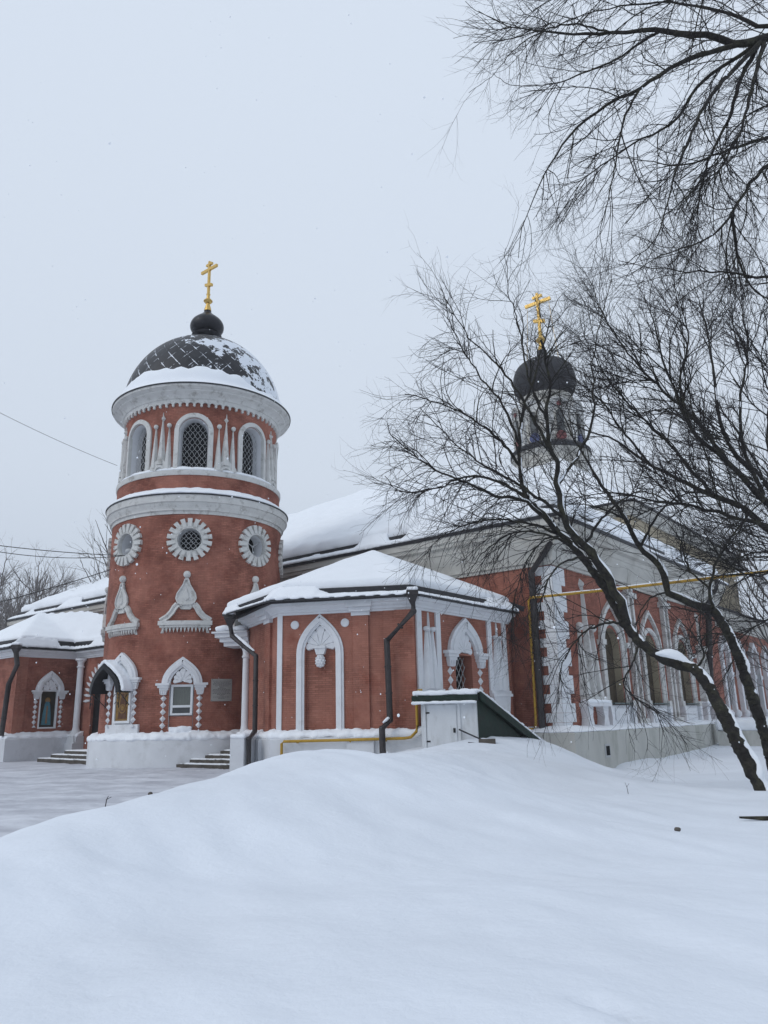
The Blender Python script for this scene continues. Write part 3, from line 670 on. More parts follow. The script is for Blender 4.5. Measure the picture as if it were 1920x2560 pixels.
# icon niche at -37 degrees
f = f37
g = lambda u, v, z: f(u, v + 0.16, z + 0.28)
sur = keel_surround(g, tower, 'icon_niche', ndia=5)
b = MB(); b.poly(f, [(-0.62, 1.25), (0.62, 1.25)] + keel(0.62, 3.5, 4.6, 6)[::-1], -0.1, 0.06)
mk('niche_back', b, 'white', sur)
b = MB(); b.box(f, -1.0, 1.0, -0.03, 0.14, 1.25, 1.80, 6); mk('niche_sill', b, 'white', sur)
def icon(f, u, z0, z1, w, v, parent, style):
    b = MB(); b.box(f, u - w, u + w, v, v + 0.03, z0, z1); ic = mk('icon', b, 'icon_gold' if style else 'icon_dark', parent)
    H = z1 - z0; cz = z0 + H * 0.76
    robe = [(u - w * .62, z0 + H * .06), (u + w * .62, z0 + H * .06), (u + w * .5, z0 + H * .4), (u + w * .34, z0 + H * .64), (u + w * .12, cz), (u - w * .12, cz), (u - w * .34, z0 + H * .64), (u - w * .5, z0 + H * .4)]
    b = MB(); b.poly(f, robe, v + 0.03, v + 0.036); mk('painted_robe', b, 'icon_brown' if style else 'icon_blue', ic)
    b = MB(); b.poly(f, circ(w * .34, u, cz, 18), v + 0.03, v + 0.034); mk('halo', b, 'icon_gold' if not style else 'icon_skin', ic)
    b = MB(); b.poly(f, [(u + w * .17 * sin(a), cz + w * .22 * cos(a)) for a in np.linspace(0, 2 * pi, 14)[:-1]], v + 0.034, v + 0.042); mk('painted_face', b, 'icon_skin' if not style else 'icon_brown', ic)
    b = MB()
    if style:
        b.strip(f, circ(w * .42, u, z0 + H * .36, 20), [(-.02, v + .03), (.02, v + .03), (.02, v + .042), (-.02, v + .042)], closed=True)
        b.poly(f, circ(w * .25, u, z0 + H * .38, 14), v + .03, v + .045); mk('painted_child', b, 'icon_gold', ic)
    else:
        b.poly(f, [(u - w * .12, z0 + H * .1), (u + w * .12, z0 + H * .1), (u + w * .08, z0 + H * .6), (u - w * .08, z0 + H * .6)], v + .036, v + .042); mk('painted_sash', b, 'icon_skin', ic)
    return ic
icon(f, 0.10, 1.96, 3.38, 0.42, 0.07, sur, 1)
b = MB()
b.strip(f, [(-0.39, 1.91), (-0.39, 3.43), (0.51, 3.43), (0.51, 1.91)], [(-0.05, 0.05), (0.05, 0.05), (0.05, 0.15), (-0.05, 0.15)], closed=True); mk('icon_frame', b, 'frame', sur)
# snow-capped iron canopy over the icon niche
can = thing('entrance_canopy', tuple(f(0.1, 0.4, 3.2)), 'arched black iron canopy with curled brackets and snow on top, above the icon', 'canopy')
kp = keel(0.90, 3.15, 4.38, 10)
g = shift(f, -0.38, 0)
b = MB(); b.strip(g, kp, [(-0.04, 0.02), (0.03, 0.02), (0.03, 0.82), (-0.04, 0.82)]); mk('canopy_roof', b, 'black', can, smooth=True)
b = MB(); b.strip(g, kp, [(-0.16, 0.78), (0.03, 0.78), (0.03, 0.85), (-0.16, 0.85)]); b.strip(g, kp, [(-0.10, 0.05), (0.0, 0.05), (0.0, 0.10), (-0.10, 0.10)]); mk('canopy_rim', b, 'black', can, smooth=True)
sn = MB(); ks = keel(0.94, 3.20, 4.42, 12)
sn.strip(g, [p for p in ks if p[0] > -0.35], [(0.02, 0.02), (0.17, 0.02), (0.17, 0.84), (0.02, 0.84)]); sn.strip(g, [p for p in ks if p[0] <= -0.30], [(0.02, 0.02), (0.07, 0.02), (0.07, 0.80), (0.02, 0.80)])
snow('snow', sn, can, 0.045, 0.07, 0.3, 3)
for s in (-1, 1):
    b = MB()
    for vv in (0.1, 0.78):
        for cx_, cz_, rr in ((s * 0.78, 2.96, 0.17), (s * 0.80, 2.66, 0.12)):
            b.tube([g(cx_ - s * (rr - 0.014 * j) * cos(j * 0.55), vv, cz_ + (rr - 0.014 * j) * sin(j * 0.55)) for j in range(11)], 0.016, 5)
        b.tube([g(s * 0.88, vv, 3.22), g(s * 0.88, vv, 2.5)], 0.02, 6)
    b.tube([g(s * 0.88, 0.05, 2.55), g(s * 0.88, 0.8, 3.18)], 0.02, 6)
    mk('scroll_bracket', b, 'black', can)
# plaque
fp = cyl_map(T, 4.2, 31.5)
b = MB(); b.box(fp, -0.47, 0.47, 0.0, 0.05, 2.70, 3.66, 4)
plq = tag(mk('plaque', b, 'steel'), 'grey metal plaque engraved with lines of text on the brick beside the tower window', 'plaque')
b = MB()
for i in range(15):
    z = 3.56 - i * 0.053; wd = (0.40, 0.36, 0.41, 0.40, 0.30, 0.10, 0.18, 0.39, 0.41, 0.36, 0.40, 0.20, 0.08, 0.37, 0.15)[i]; u = -wd
    while u < wd - 0.02:
        l = random.uniform(0.03, 0.10); l = min(l, wd - u); b.box(fp, u, u + l, 0.05, 0.053, z, z + 0.018); u += l + 0.02
mk('engraved_text', b, 'ink', plq)
for u, z in ((-0.43, 3.62), (0.43, 3.62), (-0.43, 2.74), (0.43, 2.74)): mk('screw', MB().ball(fp(u, 0.05, z), 0.018, n=8), 'ink', plq)

# ------------------------------------------------------------------ shared roof pieces
def lerp(a, b, t): return Vector(a) * (1 - t) + Vector(b) * t
def roof_set(parent, eave, tops, faces, th=0.36, inset=0.11, voxel=0.11, gut=(0.0, 0.0), strip_seed=1, strip=0.13, disp=0.08, guard=0.24):
    """eave: 3D eave points in travel order (outward to the right); tops: apex points; faces: index lists into eave+tops.
    builds metal roof, guard board, main snow bank behind the guard, snow left on the eave below it"""
    P_ = [Vector(p) for p in eave] + [Vector(p) for p in tops]; ne = len(eave)
    b = MB(); dn = Vector((0, 0, -0.06)); b.v = [tuple(p) for p in P_] + [tuple(p + dn) for p in P_]
    nP = len(P_); b.f = [tuple(f) for f in faces] + [tuple(i + nP for i in f[::-1]) for f in faces] + [(i, i + nP, i + 1 + nP, i + 1) for i in range(ne - 1)]
    rf = mk('roof', b, 'metal', parent)
    # main snow: eave points pulled towards the centre of the tops
    cen = sum((Vector(t) for t in tops), Vector()) / len(tops)
    tops_of = [min(tops, key=lambda t: (Vector(t) - p).length) for p in P_[:ne]]
    Q = [lerp(P_[i], tops_of[i], inset) for i in range(ne)] + P_[ne:]
    b = MB(); b.v = [tuple(q + Vector((0, 0, 0.02))) for q in Q] + [tuple(q + Vector((0, 0, th))) for q in Q]
    b.f = [tuple(f[::-1]) for f in faces] + [tuple(i + nP for i in f) for f in faces]
    edges = {}
    for f in faces:
        for a, c in zip(f, list(f[1:]) + [f[0]]): edges[(a, c)] = 1
    for (a, c) in edges:
        if (c, a) not in edges: b.f.append((a, c, c + nP, a + nP))
    snow('snow', b, rf, voxel, disp, 1.1, 5)
    # guard board
    g0 = [lerp(P_[i], tops_of[i], inset * 0.82) for i in range(ne)]
    b = MB(); vs = []; fs = []
    for i, q in enumerate(g0):
        q2 = lerp(P_[i], tops_of[i], inset * 0.92); vs += [tuple(q + Vector((0, 0, -0.03))), tuple(q2 + Vector((0, 0, -0.03))), tuple(q2 + Vector((0, 0, guard))), tuple(q + Vector((0, 0, guard)))]
    for i in range(ne - 1):
        for k in range(4): fs.append((4 * i + k, 4 * i + (k + 1) % 4, 4 * i + 4 + (k + 1) % 4, 4 * i + 4 + k))
    fs += [(0, 1, 2, 3), (4 * ne - 4, 4 * ne - 3, 4 * ne - 2, 4 * ne - 1)]
    b.add(vs, fs); mk('snow_guard', b, 'metal', rf)
    # snow lying on the eave below the guard: varying depth, slumped over the guard in places
    rs = random.Random(strip_seed); b = MB()
    for i in range(ne - 1):
        L_ = (P_[i + 1] - P_[i]).length; n = max(3, int(L_ / 0.25)); ring = []
        for j in range(n + 1):
            t = j / n; e_ = lerp(P_[i], P_[i + 1], t); t_ = lerp(g0[i], g0[i + 1], t)
            k = mnoise.noise(Vector((e_.x * 0.45 + strip_seed * 3.7, e_.y * 0.45, 0.5)))
            h = strip * (0.75 + 1.0 * max(0, k)); hb = h * 0.9 + (guard * 1.15 if k > 0.13 else guard * max(0, k) * 3); back = 0.95 if k < 0.1 else 1.25
            o = lerp(e_, t_, -0.05); q = lerp(e_, t_, back)
            ring.append([o + Vector((0, 0, 0.0)), q + Vector((0, 0, 0.0)), q + Vector((0, 0, max(0.05, hb))), o + Vector((0, 0, h * 0.8))])
        vs = [tuple(p) for r in ring for p in r]; fs = [(0, 1, 2, 3), tuple(4 * n + k for k in (3, 2, 1, 0))]
        for j in range(n):
            for k in range(4): fs.append((4 * j + k, 4 * j + 4 + k, 4 * j + 4 + (k + 1) % 4, 4 * j + (k + 1) % 4))
        b.add(vs, fs)
    snow('snow', b, rf, min(0.07, voxel), 0.05, 0.35, 3)
    return rf

CORN = [(-0.05, 5.74), (0.07, 5.74), (0.09, 5.80), (0.15, 5.83), (0.17, 5.90), (0.27, 5.97), (0.30, 6.02), (0.42, 6.06), (0.44, 6.16), (-0.05, 6.16)]
GUT = [(0.40, 6.163), (0.52, 6.163), (0.54, 6.24), (0.40, 6.25)]
def prism(pts, z0, z1):
    n = len(pts); b = MB(); b.v = [(p[0], p[1], z0) for p in pts] + [(p[0], p[1], z1) for p in pts]
    b.f = [tuple(range(n))[::-1], tuple(range(n, 2 * n))] + [(i, (i + 1) % n, n + (i + 1) % n, n + i) for i in range(n)]; return b
def downpipe(pts, parent, r=0.085, hopper=None, collars=()):
    b = MB(); b.tube(pts, r, 12)
    for i in range(1, len(pts) - 1): b.ball(pts[i], r * 1.04, n=10)
    for i in range(len(pts) - 1):
        a, c = Vector(pts[i]), Vector(pts[i + 1]); L_ = (c - a).length; k = int(L_ / 1.3)
        for j in range(1, k + 1):
            q = a.lerp(c, j / (k + 1)); d = (c - a).normalized() * 0.025; b.tube([q - d, q + d], r * 1.18, 12)
    if hopper:
        x, y, z = pts[0]; vs = []; fs = []
        for r_, zz in ((0.09, z - 0.12), (0.20, z + 0.16), (0.22, z + 0.17), (0.22, z + 0.34)):
            vs += [(x - r_, y - r_, zz), (x + r_, y - r_, zz), (x + r_, y + r_, zz), (x - r_, y + r_, zz)]
        for j in range(3):
            for k in range(4): fs.append((4 * j + k, 4 * j + (k + 1) % 4, 4 * j + 4 + (k + 1) % 4, 4 * j + 4 + k))
        fs += [(0, 1, 2, 3), (12, 13, 14, 15)]; b.add(vs, fs)
    o = mk('downpipe', b, 'pipe', parent, smooth=True)
    if hopper:
        sn = MB(); x, y, z = pts[0]; sn.box(lambda u, v, w_: (x + u, y + v, z + w_), -0.22, 0.22, -0.22, 0.22, 0.32, 0.50); snow('snow', sn, o, 0.05, 0.08, 0.3, 5)
    return o

# ------------------------------------------------------------------ side chapel in the middle
ch = thing('side_chapel', ((C1[0] + C2[0]) / 2, 31, 0), 'low red brick side chapel with blind keel-arched niche, white cornice and snowy hipped roof', 'chapel')
BK = [(6.6, 38.5), (-2.0, 41.5)]
wall = mk('wall', prism([C0, C1, C2, C3] + BK, 0.0, 5.9), ['brick', 'white'], ch)
fF = plane_map(C1, C2); fR = plane_map(C2, C3); fD = plane_map(C0, C1)
cm = MB()
cm.poly(fF, [(1.03, 1.30), (2.21, 1.30)] + [(u + 1.62, z) for u, z in keel(0.59, 4.30, 5.46, 8)][::-1], -0.16, 0.4)
cm.box(fR, 2.68, 3.92, -0.55, 0.4, 2.0, 4.18)
cm.poly(fR, [(2.68, 4.26), (3.92, 4.26)] + [(u + 3.30, z) for u, z in keel(0.62, 4.3, 5.35, 8)][::-1], -0.14, 0.4)
cut(wall, cm, 'flat')
for p in wall.data.polygons:
    if p.material_index == 1: p.material_index = 0
wall.data.materials[0] = M['smooth']
b = MB(); b.sweep([C0, C1, C2, C3], CORN); 
mk('cornice', b, 'white', ch, smooth=True)
for f, a, c in ((fF, 2.93, 3.53), (fD, 2.9, 3.55)):
    b = MB(); b.box(f, a, c, 0.0, 0.10, 1.15, 5.74); mk('pilaster', b, 'smooth', ch, uv='flat')
    b = MB(); b.box(f, a - 0.06, c + 0.06, 0.0, 0.16, 5.60, 5.742); b.box(f, a - 0.12, c + 0.12, 0.0, 0.30, 5.745, 5.90); b.box(f, a - 0.2, c + 0.2, 0, 0.45, 5.903, 6.158); mk('pilaster_capital', b, 'white', ch)
b = MB(); b.box(fF, 4.10, 5.28, 0.0, 0.07, 1.15, 5.738); mk('pilaster', b, 'smooth', ch, uv='flat')
b = MB(); b.box(fF, 4.55, 5.29, 0.07, 0.14, 1.15, 5.736); mk('pilaster', b, 'smooth', ch, uv='flat')
b = MB(); b.box(fF, -0.10, 0.10, 0, 0.05, 1.15, 5.74); mk('corner_strip', b, 'white', ch)
b = MB(); b.box(fD, 3.8, 4.55, 0, 0.04, 1.15, 5.738); mk('pilaster', b, 'smooth', ch, uv='flat')
b = MB(); b.sweep([C0, C1, C2, C3], GUT); mk('gutter', b, 'metal', ch)
# blind niche
b = MB(); g = shift(fF, 1.61, 0)
b.strip(g, keel(0.93, 4.22, 5.74, 12, foot=1.22), [(0.0, -0.03), (-0.31, -0.03), (-0.31, 0.05), (-0.24, 0.06), (-0.22, 0.12), (-0.09, 0.13), (-0.07, 0.07), (0.0, 0.06)])
nc = mk('blind_niche', b, 'white', ch, smooth=True)
b = MB(); b.poly(g, [(-0.22, 4.43), (0.22, 4.43), (0.22, 4.52), (-0.22, 4.52)], -0.16, 0.08); b.poly(g, [(-0.22, 4.43), (-0.15, 4.20), (0.15, 4.20), (0.22, 4.43)], -0.16, 0.04)
g2 = lambda u, v, z: g(u, v - 0.16, z); fan(b, g2, 4.50, 0.80, 0.14, 7, 0.98, 0.11); mk('scallop_shell', b, 'white', nc, smooth=True)
b = MB(); c = g(0, -0.02, 3.95); b.ball(c, 0.19, 0.15, 0.25, 12)
for i in range(5):
    for j in range(9):
        a = 2 * pi * (j + 0.5 * (i % 2)) / 9; th = 0.6 + i * 0.45; b.ball((c[0] + 0.175 * sin(th) * cos(a), c[1] + 0.14 * sin(th) * sin(a), c[2] + 0.235 * cos(th)), 0.042, n=6)
mk('pine_cone', b, 'white', nc, smooth='all')
for u in (-1.01, 0.99): b = MB(); b.poly(g, circ(0.165, u, 5.36, 24), -0.02, 0.05, bev=0.02); mk('roundel', b, 'white', ch)
# right face: window and obelisk panels
b = MB(); g = shift(fR, 3.42, 0.90, 1.42, 1.10, 3.3)
sur = keel_surround(lambda u, v, z: fR(3.40 + u * 1.45, v, 3.95 + (z - 3.2) * 1.22), ch, ndia=6, v=0.20)
b = MB(); fan(b, lambda u, v, z: fR(3.30 + u, v - 0.12, z), 4.32, 0.88, 0.16, 7, 0.95, 0.12); mk('scallop_shell', b, 'white', sur, smooth=True)
b = MB(); b.box(fR, 2.66, 3.94, -0.56, -0.54, 1.9, 4.2); mk('pane', b, 'dark', sur)  # dark sheet painted as the unlit space behind the lattice
mk('lattice', lattice(fR, lambda u, z: 2.70 < u < 3.90 and 1.9 < z < 4.15, 2.68, 3.92, 1.9, 4.2, 0.30, -0.34, 0.016, wavy=False, slope=1.5), 'lattice', sur)
for u0 in (0.05, 5.20):
    b = MB(); b.box(fR, u0, u0 + 0.32, 0, 0.07, 2.75, 5.74); b.box(fR, u0 + 1.28, u0 + 1.58, 0, 0.07, 2.75, 5.742)
    b.box(fR, u0 - 0.02, u0 + 1.62, 0, 0.14, 2.70, 2.82)
    b.box(fR, u0 + 0.0, u0 + 1.60, 0, 0.22, 2.58, 2.698); b.poly(fR, [(u0 + 0.12, 1.2), (u0 + 1.5, 1.2), (u0 + 1.36, 1.8), (u0 + 1.5, 2.58), (u0 + 0.1, 2.58), (u0 + 0.25, 1.8)], 0, 0.16)
    ob = mk('obelisk_panel', b, 'white', ch)
    b = MB(); obelisk(b, fR, u0 + 0.62, 2.82, 5.06, 0.36, 0.22); obelisk(b, fR, u0 + 1.02, 2.82, 5.06, 0.32, 0.22); obelisk(b, fR, u0 + 0.80, 2.82, 5.70, 0.20, 0.16)
    for q in (0.60, 1.04): b.ball(fR(u0 + q, 0.08, 5.06), 0.16, 0.16, 0.10, 10)
    mk('obelisk_ornament', b, 'white', ob, smooth=True)
# plinth and its snow
PP = [C0, C1, C2, C3]
b = MB(); b.sweep(PP, [(-0.3, -0.6), (0.42, -0.6), (0.42, 1.10), (0.38, 1.16), (-0.3, 1.17)]); mk('plinth', b, 'plinth', ch)
for f, a, c in ((fF, 2.75, 3.75), (fD, 2.7, 3.75), (fD, 0.2, 1.6)):
    b = MB(); b.box(f, a, c, 0.3, 0.56, -0.5, 1.13); mk('plinth_pier', b, 'plinth', ch)
b = MB(); b.sweep(PP, [(-0.04, 1.12), (0.42, 1.12), (0.42, 1.26), (0.28, 1.38), (-0.04, 1.46)]); snow('snow', b, ch, 0.06, 0.22, 0.4, 4)
# flank block of the entrance steps
pb = MB(); pf = plane_map((-5.95, 29.9), (-5.35, 29.75)); pb.box(pf, 0, 0.55, -1.6, 0.0, -0.5, 1.20); pr = mk('step_flank', pb, 'plinth', ch)
b = MB(); b.box(pf, -0.03, 0.58, -1.6, 0.04, 1.18, 1.36); snow('snow', b, pr, 0.06, 0.1, 0.4, 6)
# roof
GE = [(-7.0, 32.7, 6.22), (-4.47, 29.1, 6.22), (1.07, 28.42, 6.22), (5.95, 34.2, 6.22)]
rf = roof_set(ch, GE, [(-0.55, 34.2, 8.70), (2.6, 38.0, 8.0), (-6.5, 37.5, 6.6)], [(0, 1, 4), (1, 2, 4), (2, 3, 4), (3, 5, 4), (5, 6, 4), (6, 0, 4)], th=0.54, inset=0.10, voxel=0.10, strip_seed=2)
b = MB(); b.tube([(6.15, 34.25, 6.35), (2.6, 34.75, 7.75)], 0.12, 6); mk('valley_flashing', b, 'metal', rf)
# small entablature and half column where the chapel meets the tower
ec = plane_map((-7.6, 34.0), (-6.05, 33.75))
b = MB(); b.box(ec, 0.45, 1.6, -1.2, 0.0, 5.0, 5.18); b.box(ec, 0.30, 1.6, -1.2, 0.12, 5.183, 5.36); b.box(ec, 0.12, 1.6, -1.2, 0.24, 5.363, 5.54); b.box(ec, 0.0, 1.6, -1.2, 0.34, 5.543, 5.62)
en = mk('entablature', b, 'white', ch)
b = MB(); b.box(ec, 0.1, 1.5, -1.0, 0.30, 5.62, 5.86); snow('snow', b, en, 0.07, 0.16, 0.5, 6)
def column(x, y, z0, z1, r, parent):
    b = MB(); b.lathe(x, y, [(r * 1.7, z0), (r * 1.7, z0 + 0.10), (r * 1.35, z0 + 0.2), (r * 1.3, z0 + 0.3), (r * 1.12, z0 + 0.36), (r, z0 + 0.5), (r * 0.92, z1 - 0.55), (r * 1.2, z1 - 0.52), (r * 1.2, z1 - 0.45), (r * 0.95, z1 - 0.42), (r * 1.0, z1 - 0.25), (r * 1.4, z1 - 0.12), (r * 1.7, z1 - 0.1), (r * 1.7, z1)], 24)
    return mk('column', b, 'white', parent, smooth=True)
column(-6.12, 33.72, 1.15, 5.0, 0.15, ch)
b = MB(); b.box(plane_map((-6.4, 33.65), (-5.85, 33.5)), 0, 0.55, -0.6, 0, -0.4, 1.15); mk('plinth_pier', b, 'plinth', ch)

# downpipes of the chapel
downpipe([at(575, 1558, 32.6), at(580, 1590, 32.6), at(640, 1640, 31.3), at(637, 1828, 31.1), at(622, 1848, 29.9), at(622, 1935, 29.9)], ch, 0.10, hopper=True)
downpipe([at(1031, 1500, 28.35), at(1034, 1528, 28.35), at(967, 1602, 28.75), at(975, 1800, 28.75), at(955, 1822, 28.35), at(958, 1915, 28.3)], ch, 0.115, hopper=True)
for p0, p1, Yd in (((588, 1592), (636, 1634), 31.9), ((957, 1815), (973, 1800), 28.5)):
    a = at(*p0, Yd) + Vector((0, 0, 0.10)); c = at(*p1, Yd - (0.4 if Yd > 30 else 0)) + Vector((0, 0, 0.10)); b = MB(); b.tube([a, a.lerp(c, 0.5), c], [0.05, 0.07, 0.05], 8); snow('snow', b, ch, 0.035, 0.04, 0.2, 2)

# ------------------------------------------------------------------ left wing
lw = thing('left_wing', (-20, 46, 0), 'low red brick wing with arched icon window and snowy hipped roof, left of the tower', 'wing')
WLv, WRv = Vector(WL), Vector(WR); Wd = (WRv - WLv).normalized()
fW = plane_map(WL, WR); WEn = WRv + N_ * 5.8; fE = plane_map(tuple(WRv), tuple(WEn))
WL0 = WLv - Vector((N_.x, N_.y)) * 6
wall = mk('wall', prism([tuple(WL0), tuple(WLv), tuple(WRv), tuple(WEn), (-10, 47), (-14, 54), (-26, 56)], 0, 5.9), ['brick', 'white'], lw)
cm = MB(); cm.box(fW, 1.55, 2.55, -0.22, 0.3, 1.75, 3.85)
cm.poly(fE, [(u + 3.25, z) for u, z in rarch(1.42, 3.3, 14, foot=0.55)], -0.22, 0.3)
cut(wall, cm, 'flat')
for p in wall.data.polygons:
    if p.material_index == 1: p.material_index = 0
b = MB(); b.sweep([tuple(WL0), tuple(WLv), tuple(WRv), tuple(WEn)], CORN); mk('cornice', b, 'white', lw, smooth=True)
b = MB(); b.sweep([tuple(WL0), tuple(WLv), tuple(WRv), tuple(WEn)], GUT); mk('gutter', b, 'metal', lw)
b = MB(); b.sweep([tuple(WL0), tuple(WLv), tuple(WRv), tuple(WRv + N_ * 1.3)], [(-0.3, -0.5), (0.5, -0.5), (0.5, 1.18), (0.45, 1.24), (-0.3, 1.25)]); mk('plinth', b, 'plinth', lw)
b = MB(); b.sweep([tuple(WL0), tuple(WLv), tuple(WRv), tuple(WRv + N_ * 1.3)], [(-0.04, 1.2), (0.5, 1.2), (0.48, 1.34), (0.25, 1.46), (-0.04, 1.60)]); snow('snow', b, lw, 0.08, 0.2, 0.5, 4)
for a, c, v in ((-0.02, 0.25, 0.12), (0.25, 0.62, 0.06)): b = MB(); b.box(fW, a, c, 0, v, 1.2, 5.74); mk('pilaster', b, 'smooth', lw, uv='flat')
g = shift(fW, 2.05, 0.37)
sur = keel_surround(g, lw, 'icon_niche', ndia=5)
b = MB(); fan(b, g, 3.58, 0.54, 0.10); mk('scallop_shell', b, 'white', sur, smooth=True)
icon(fW, 2.05, 1.80, 3.80, 0.47, -0.14, sur, 0)
b = MB(); b.strip(fW, [(1.55, 1.77), (1.55, 3.85), (2.55, 3.85), (2.55, 1.77)], [(-0.03, -0.2), (0.05, -0.2), (0.05, 0.03), (-0.03, 0.03)], closed=True); mk('icon_frame', b, 'frame', sur)
q = fE(0.85, 0.28, 0); column(q[0], q[1], 1.25, 5.72, 0.19, lw)
b = MB(); b.box(fE, 0.45, 1.32, 0.0, 0.72, -0.3, 0.85); b.poly(fE, [(0.45, 0.85), (1.32, 0.85), (1.15, 1.27), (0.60, 1.27)], 0.0, 0.62); mk('column_base', b, 'plinth', lw)
# doorway with sunburst stone rays
b = MB()
for i in range(20):
    a = radians(-2 + i * 9.7)
    q = [(1.58, -0.05), (1.95, -0.085), (2.25, 0.0), (1.95, 0.085), (1.58, 0.05)]
    b.poly(fE, [(3.25 - x * cos(a) + y * sin(a), 3.3 + x * sin(a) + y * cos(a)) for x, y in q], -0.02, 0.10, bev=0.03)
mk('sunburst_surround', b, 'white', lw)
b = MB(); b.box(fE, 1.80, 4.7, -0.215, -0.16, 0.5, 4.8)
dr = mk('door', b, 'black', lw)
b = MB()
for u in (2.5, 3.25, 4.0): b.box(fE, u - 0.02, u + 0.02, -0.16, -0.12, 0.6, 4.6)
for z in (1.1, 2.2, 3.3): b.box(fE, 1.85, 4.65, -0.16, -0.13, z - 0.03, z + 0.03)
mk('door_bars', b, 'metal', dr)
WE_ = [tuple(WL0 + Vector((-0.3, -0.6))) + (6.24,), (-21.45, 43.95, 6.24), (-19.0, 46.9, 6.24), (-14.4, 43.25, 6.24)]
WG = [tuple(v) for v in WE_]
roof_set(lw, WG, [(-22.6, 50.0, 8.65), (-19.3, 49.4, 8.65), (-13.5, 46.0, 7.2)], [(0, 1, 4), (1, 2, 4), (2, 5, 4), (2, 3, 6), (2, 6, 5)], th=0.42, inset=0.13, voxel=0.12, strip_seed=5)
downpipe([at(40, 1628, 44.0), at(43, 1662, 44.0), at(22, 1710, 44.2), at(3, 1840, 44.2)], lw, 0.14, hopper=True)

# ------------------------------------------------------------------ main church
mcT = thing('main_church', (12, 50, 0), 'long red and white church with big snow-covered roof, grey onion dome and gilded cross', 'church')
CMv = CM; NW = CMv - N_ * 46.8; SE = CMv + A_ * 25.0
fS = plane_map(CMv, SE); fWst = plane_map(CMv, CMv + N_)
wall = mk('wall', prism([tuple(NW), tuple(CMv), tuple(SE), tuple(SE - N_ * 30), tuple(NW + A_ * 25)], -1.0, 9.9), ['brick', 'beige'], mcT)
cm = MB()
WIN = (6.15, 11.55, 16.95)
for c in WIN: cm.poly(fS, [(u + c, z) for u, z in rarch(0.98, 4.95, 12, foot=2.28)], -0.42, 0.4)
cut(wall, cm, 'flat')
COVE = [(-0.05, 8.30), (0.10, 8.30), (0.12, 8.42), (0.22, 8.46), (0.24, 8.60), (0.30, 8.75), (0.42, 8.98), (0.60, 9.20), (0.64, 9.36), (0.70, 9.40), (0.72, 9.62), (0.92, 9.70), (0.94, 9.86), (1.02, 9.88), (1.03, 10.18), (-0.05, 10.18)]
b = MB(); b.sweep([tuple(NW + A_ * 8), tuple(NW), tuple(CMv), tuple(SE)], COVE); mk('cornice', b, 'cove', mcT, smooth=True)
b = MB(); b.sweep([tuple(NW + A_ * 8), tuple(NW), tuple(CMv), tuple(SE)], [(0.90, 10.183), (1.10, 10.183), (1.14, 10.32), (0.9, 10.36)]); mk('gutter', b, 'metal', mcT)
co = lambda v, o1, o2, z: (v.x + o1 * -A_.x + o2 * N_.x, v.y + o1 * -A_.y + o2 * N_.y, z)
ME = [co(NW, 1.05, -1.05, 10.30), co(CMv, 1.05, 1.05, 10.30), co(SE, -1, 1.05, 10.30)]
roof_set(mcT, ME, [(-1.8, 60.1, 19.1), (9.8, 59.0, 20.6)], [(0, 1, 3), (1, 4, 3), (1, 2, 4)], th=0.85, inset=0.035, voxel=0.24, strip_seed=9, strip=0.26, disp=0.28, guard=0.32)
# attic cube, pyramid roof and drum
D_ = Vector((14.1, 61.1))
a0 = CMv + A_ * 13 - N_ * 0.8; a1 = CMv + A_ * 36 - N_ * 0.8
b = prism([tuple(a0), tuple(a1), tuple(a1 - N_ * 24), tuple(a0 - N_ * 24)], 8.0, 14.0); at_w = mk('attic', b, 'beige', mcT)
b = MB(); b.sweep([tuple(a0 - N_ * 10), tuple(a0), tuple(a1), tuple(a1 - N_ * 6)], [(-0.05, 13.3), (0.12, 13.3), (0.16, 13.5), (0.4, 13.7), (0.45, 14.0), (-0.05, 14.0)]); mk('attic_cornice', b, 'cove', at_w, smooth=True)
b = MB(); b.sweep([tuple(a0 - N_ * 10), tuple(a0), tuple(a1), tuple(a1 - N_ * 6)], [(-0.05, 14.003), (0.52, 14.003), (0.54, 14.14), (-0.05, 14.2)]); mk('attic_gutter', b, 'metal', at_w)
b = MB(); q = [(*a0, 14.15), (*a1, 14.15), (*(a1 - N_ * 24), 14.15), (*(a0 - N_ * 24), 14.15), (D_.x, D_.y, 23.3)]; b.add([tuple(x) for x in q], [(0, 1, 4), (1, 2, 4), (2, 3, 4), (3, 0, 4), (3, 2, 1, 0)]); mk('drum_roof', b, 'snow', mcT)
dr_ = MB(); dr_.lathe(D_.x, D_.y, [(2.9, 19.0), (2.9, 22.2), (3.25, 22.5), (3.25, 22.62), (2.6, 22.66)], 32); mk('drum_base', dr_, 'cove', mcT)
dr_ = MB(); dr_.lathe(D_.x, D_.y, [(3.1, 22.64), (3.34, 22.64), (3.34, 22.95), (2.95, 23.25), (2.6, 23.3)], 32); mk('drum_gutter', dr_, 'onion_far', mcT)
dr_ = MB(); dr_.lathe(D_.x, D_.y, [(2.70, 23.0), (2.70, 26.0), (2.35, 26.5), (2.15, 26.8), (2.10, 27.5), (2.25, 27.7), (2.2, 27.9), (1.0, 27.95)], 48); drum = mk('drum', dr_, 'cove', mcT, smooth=True)
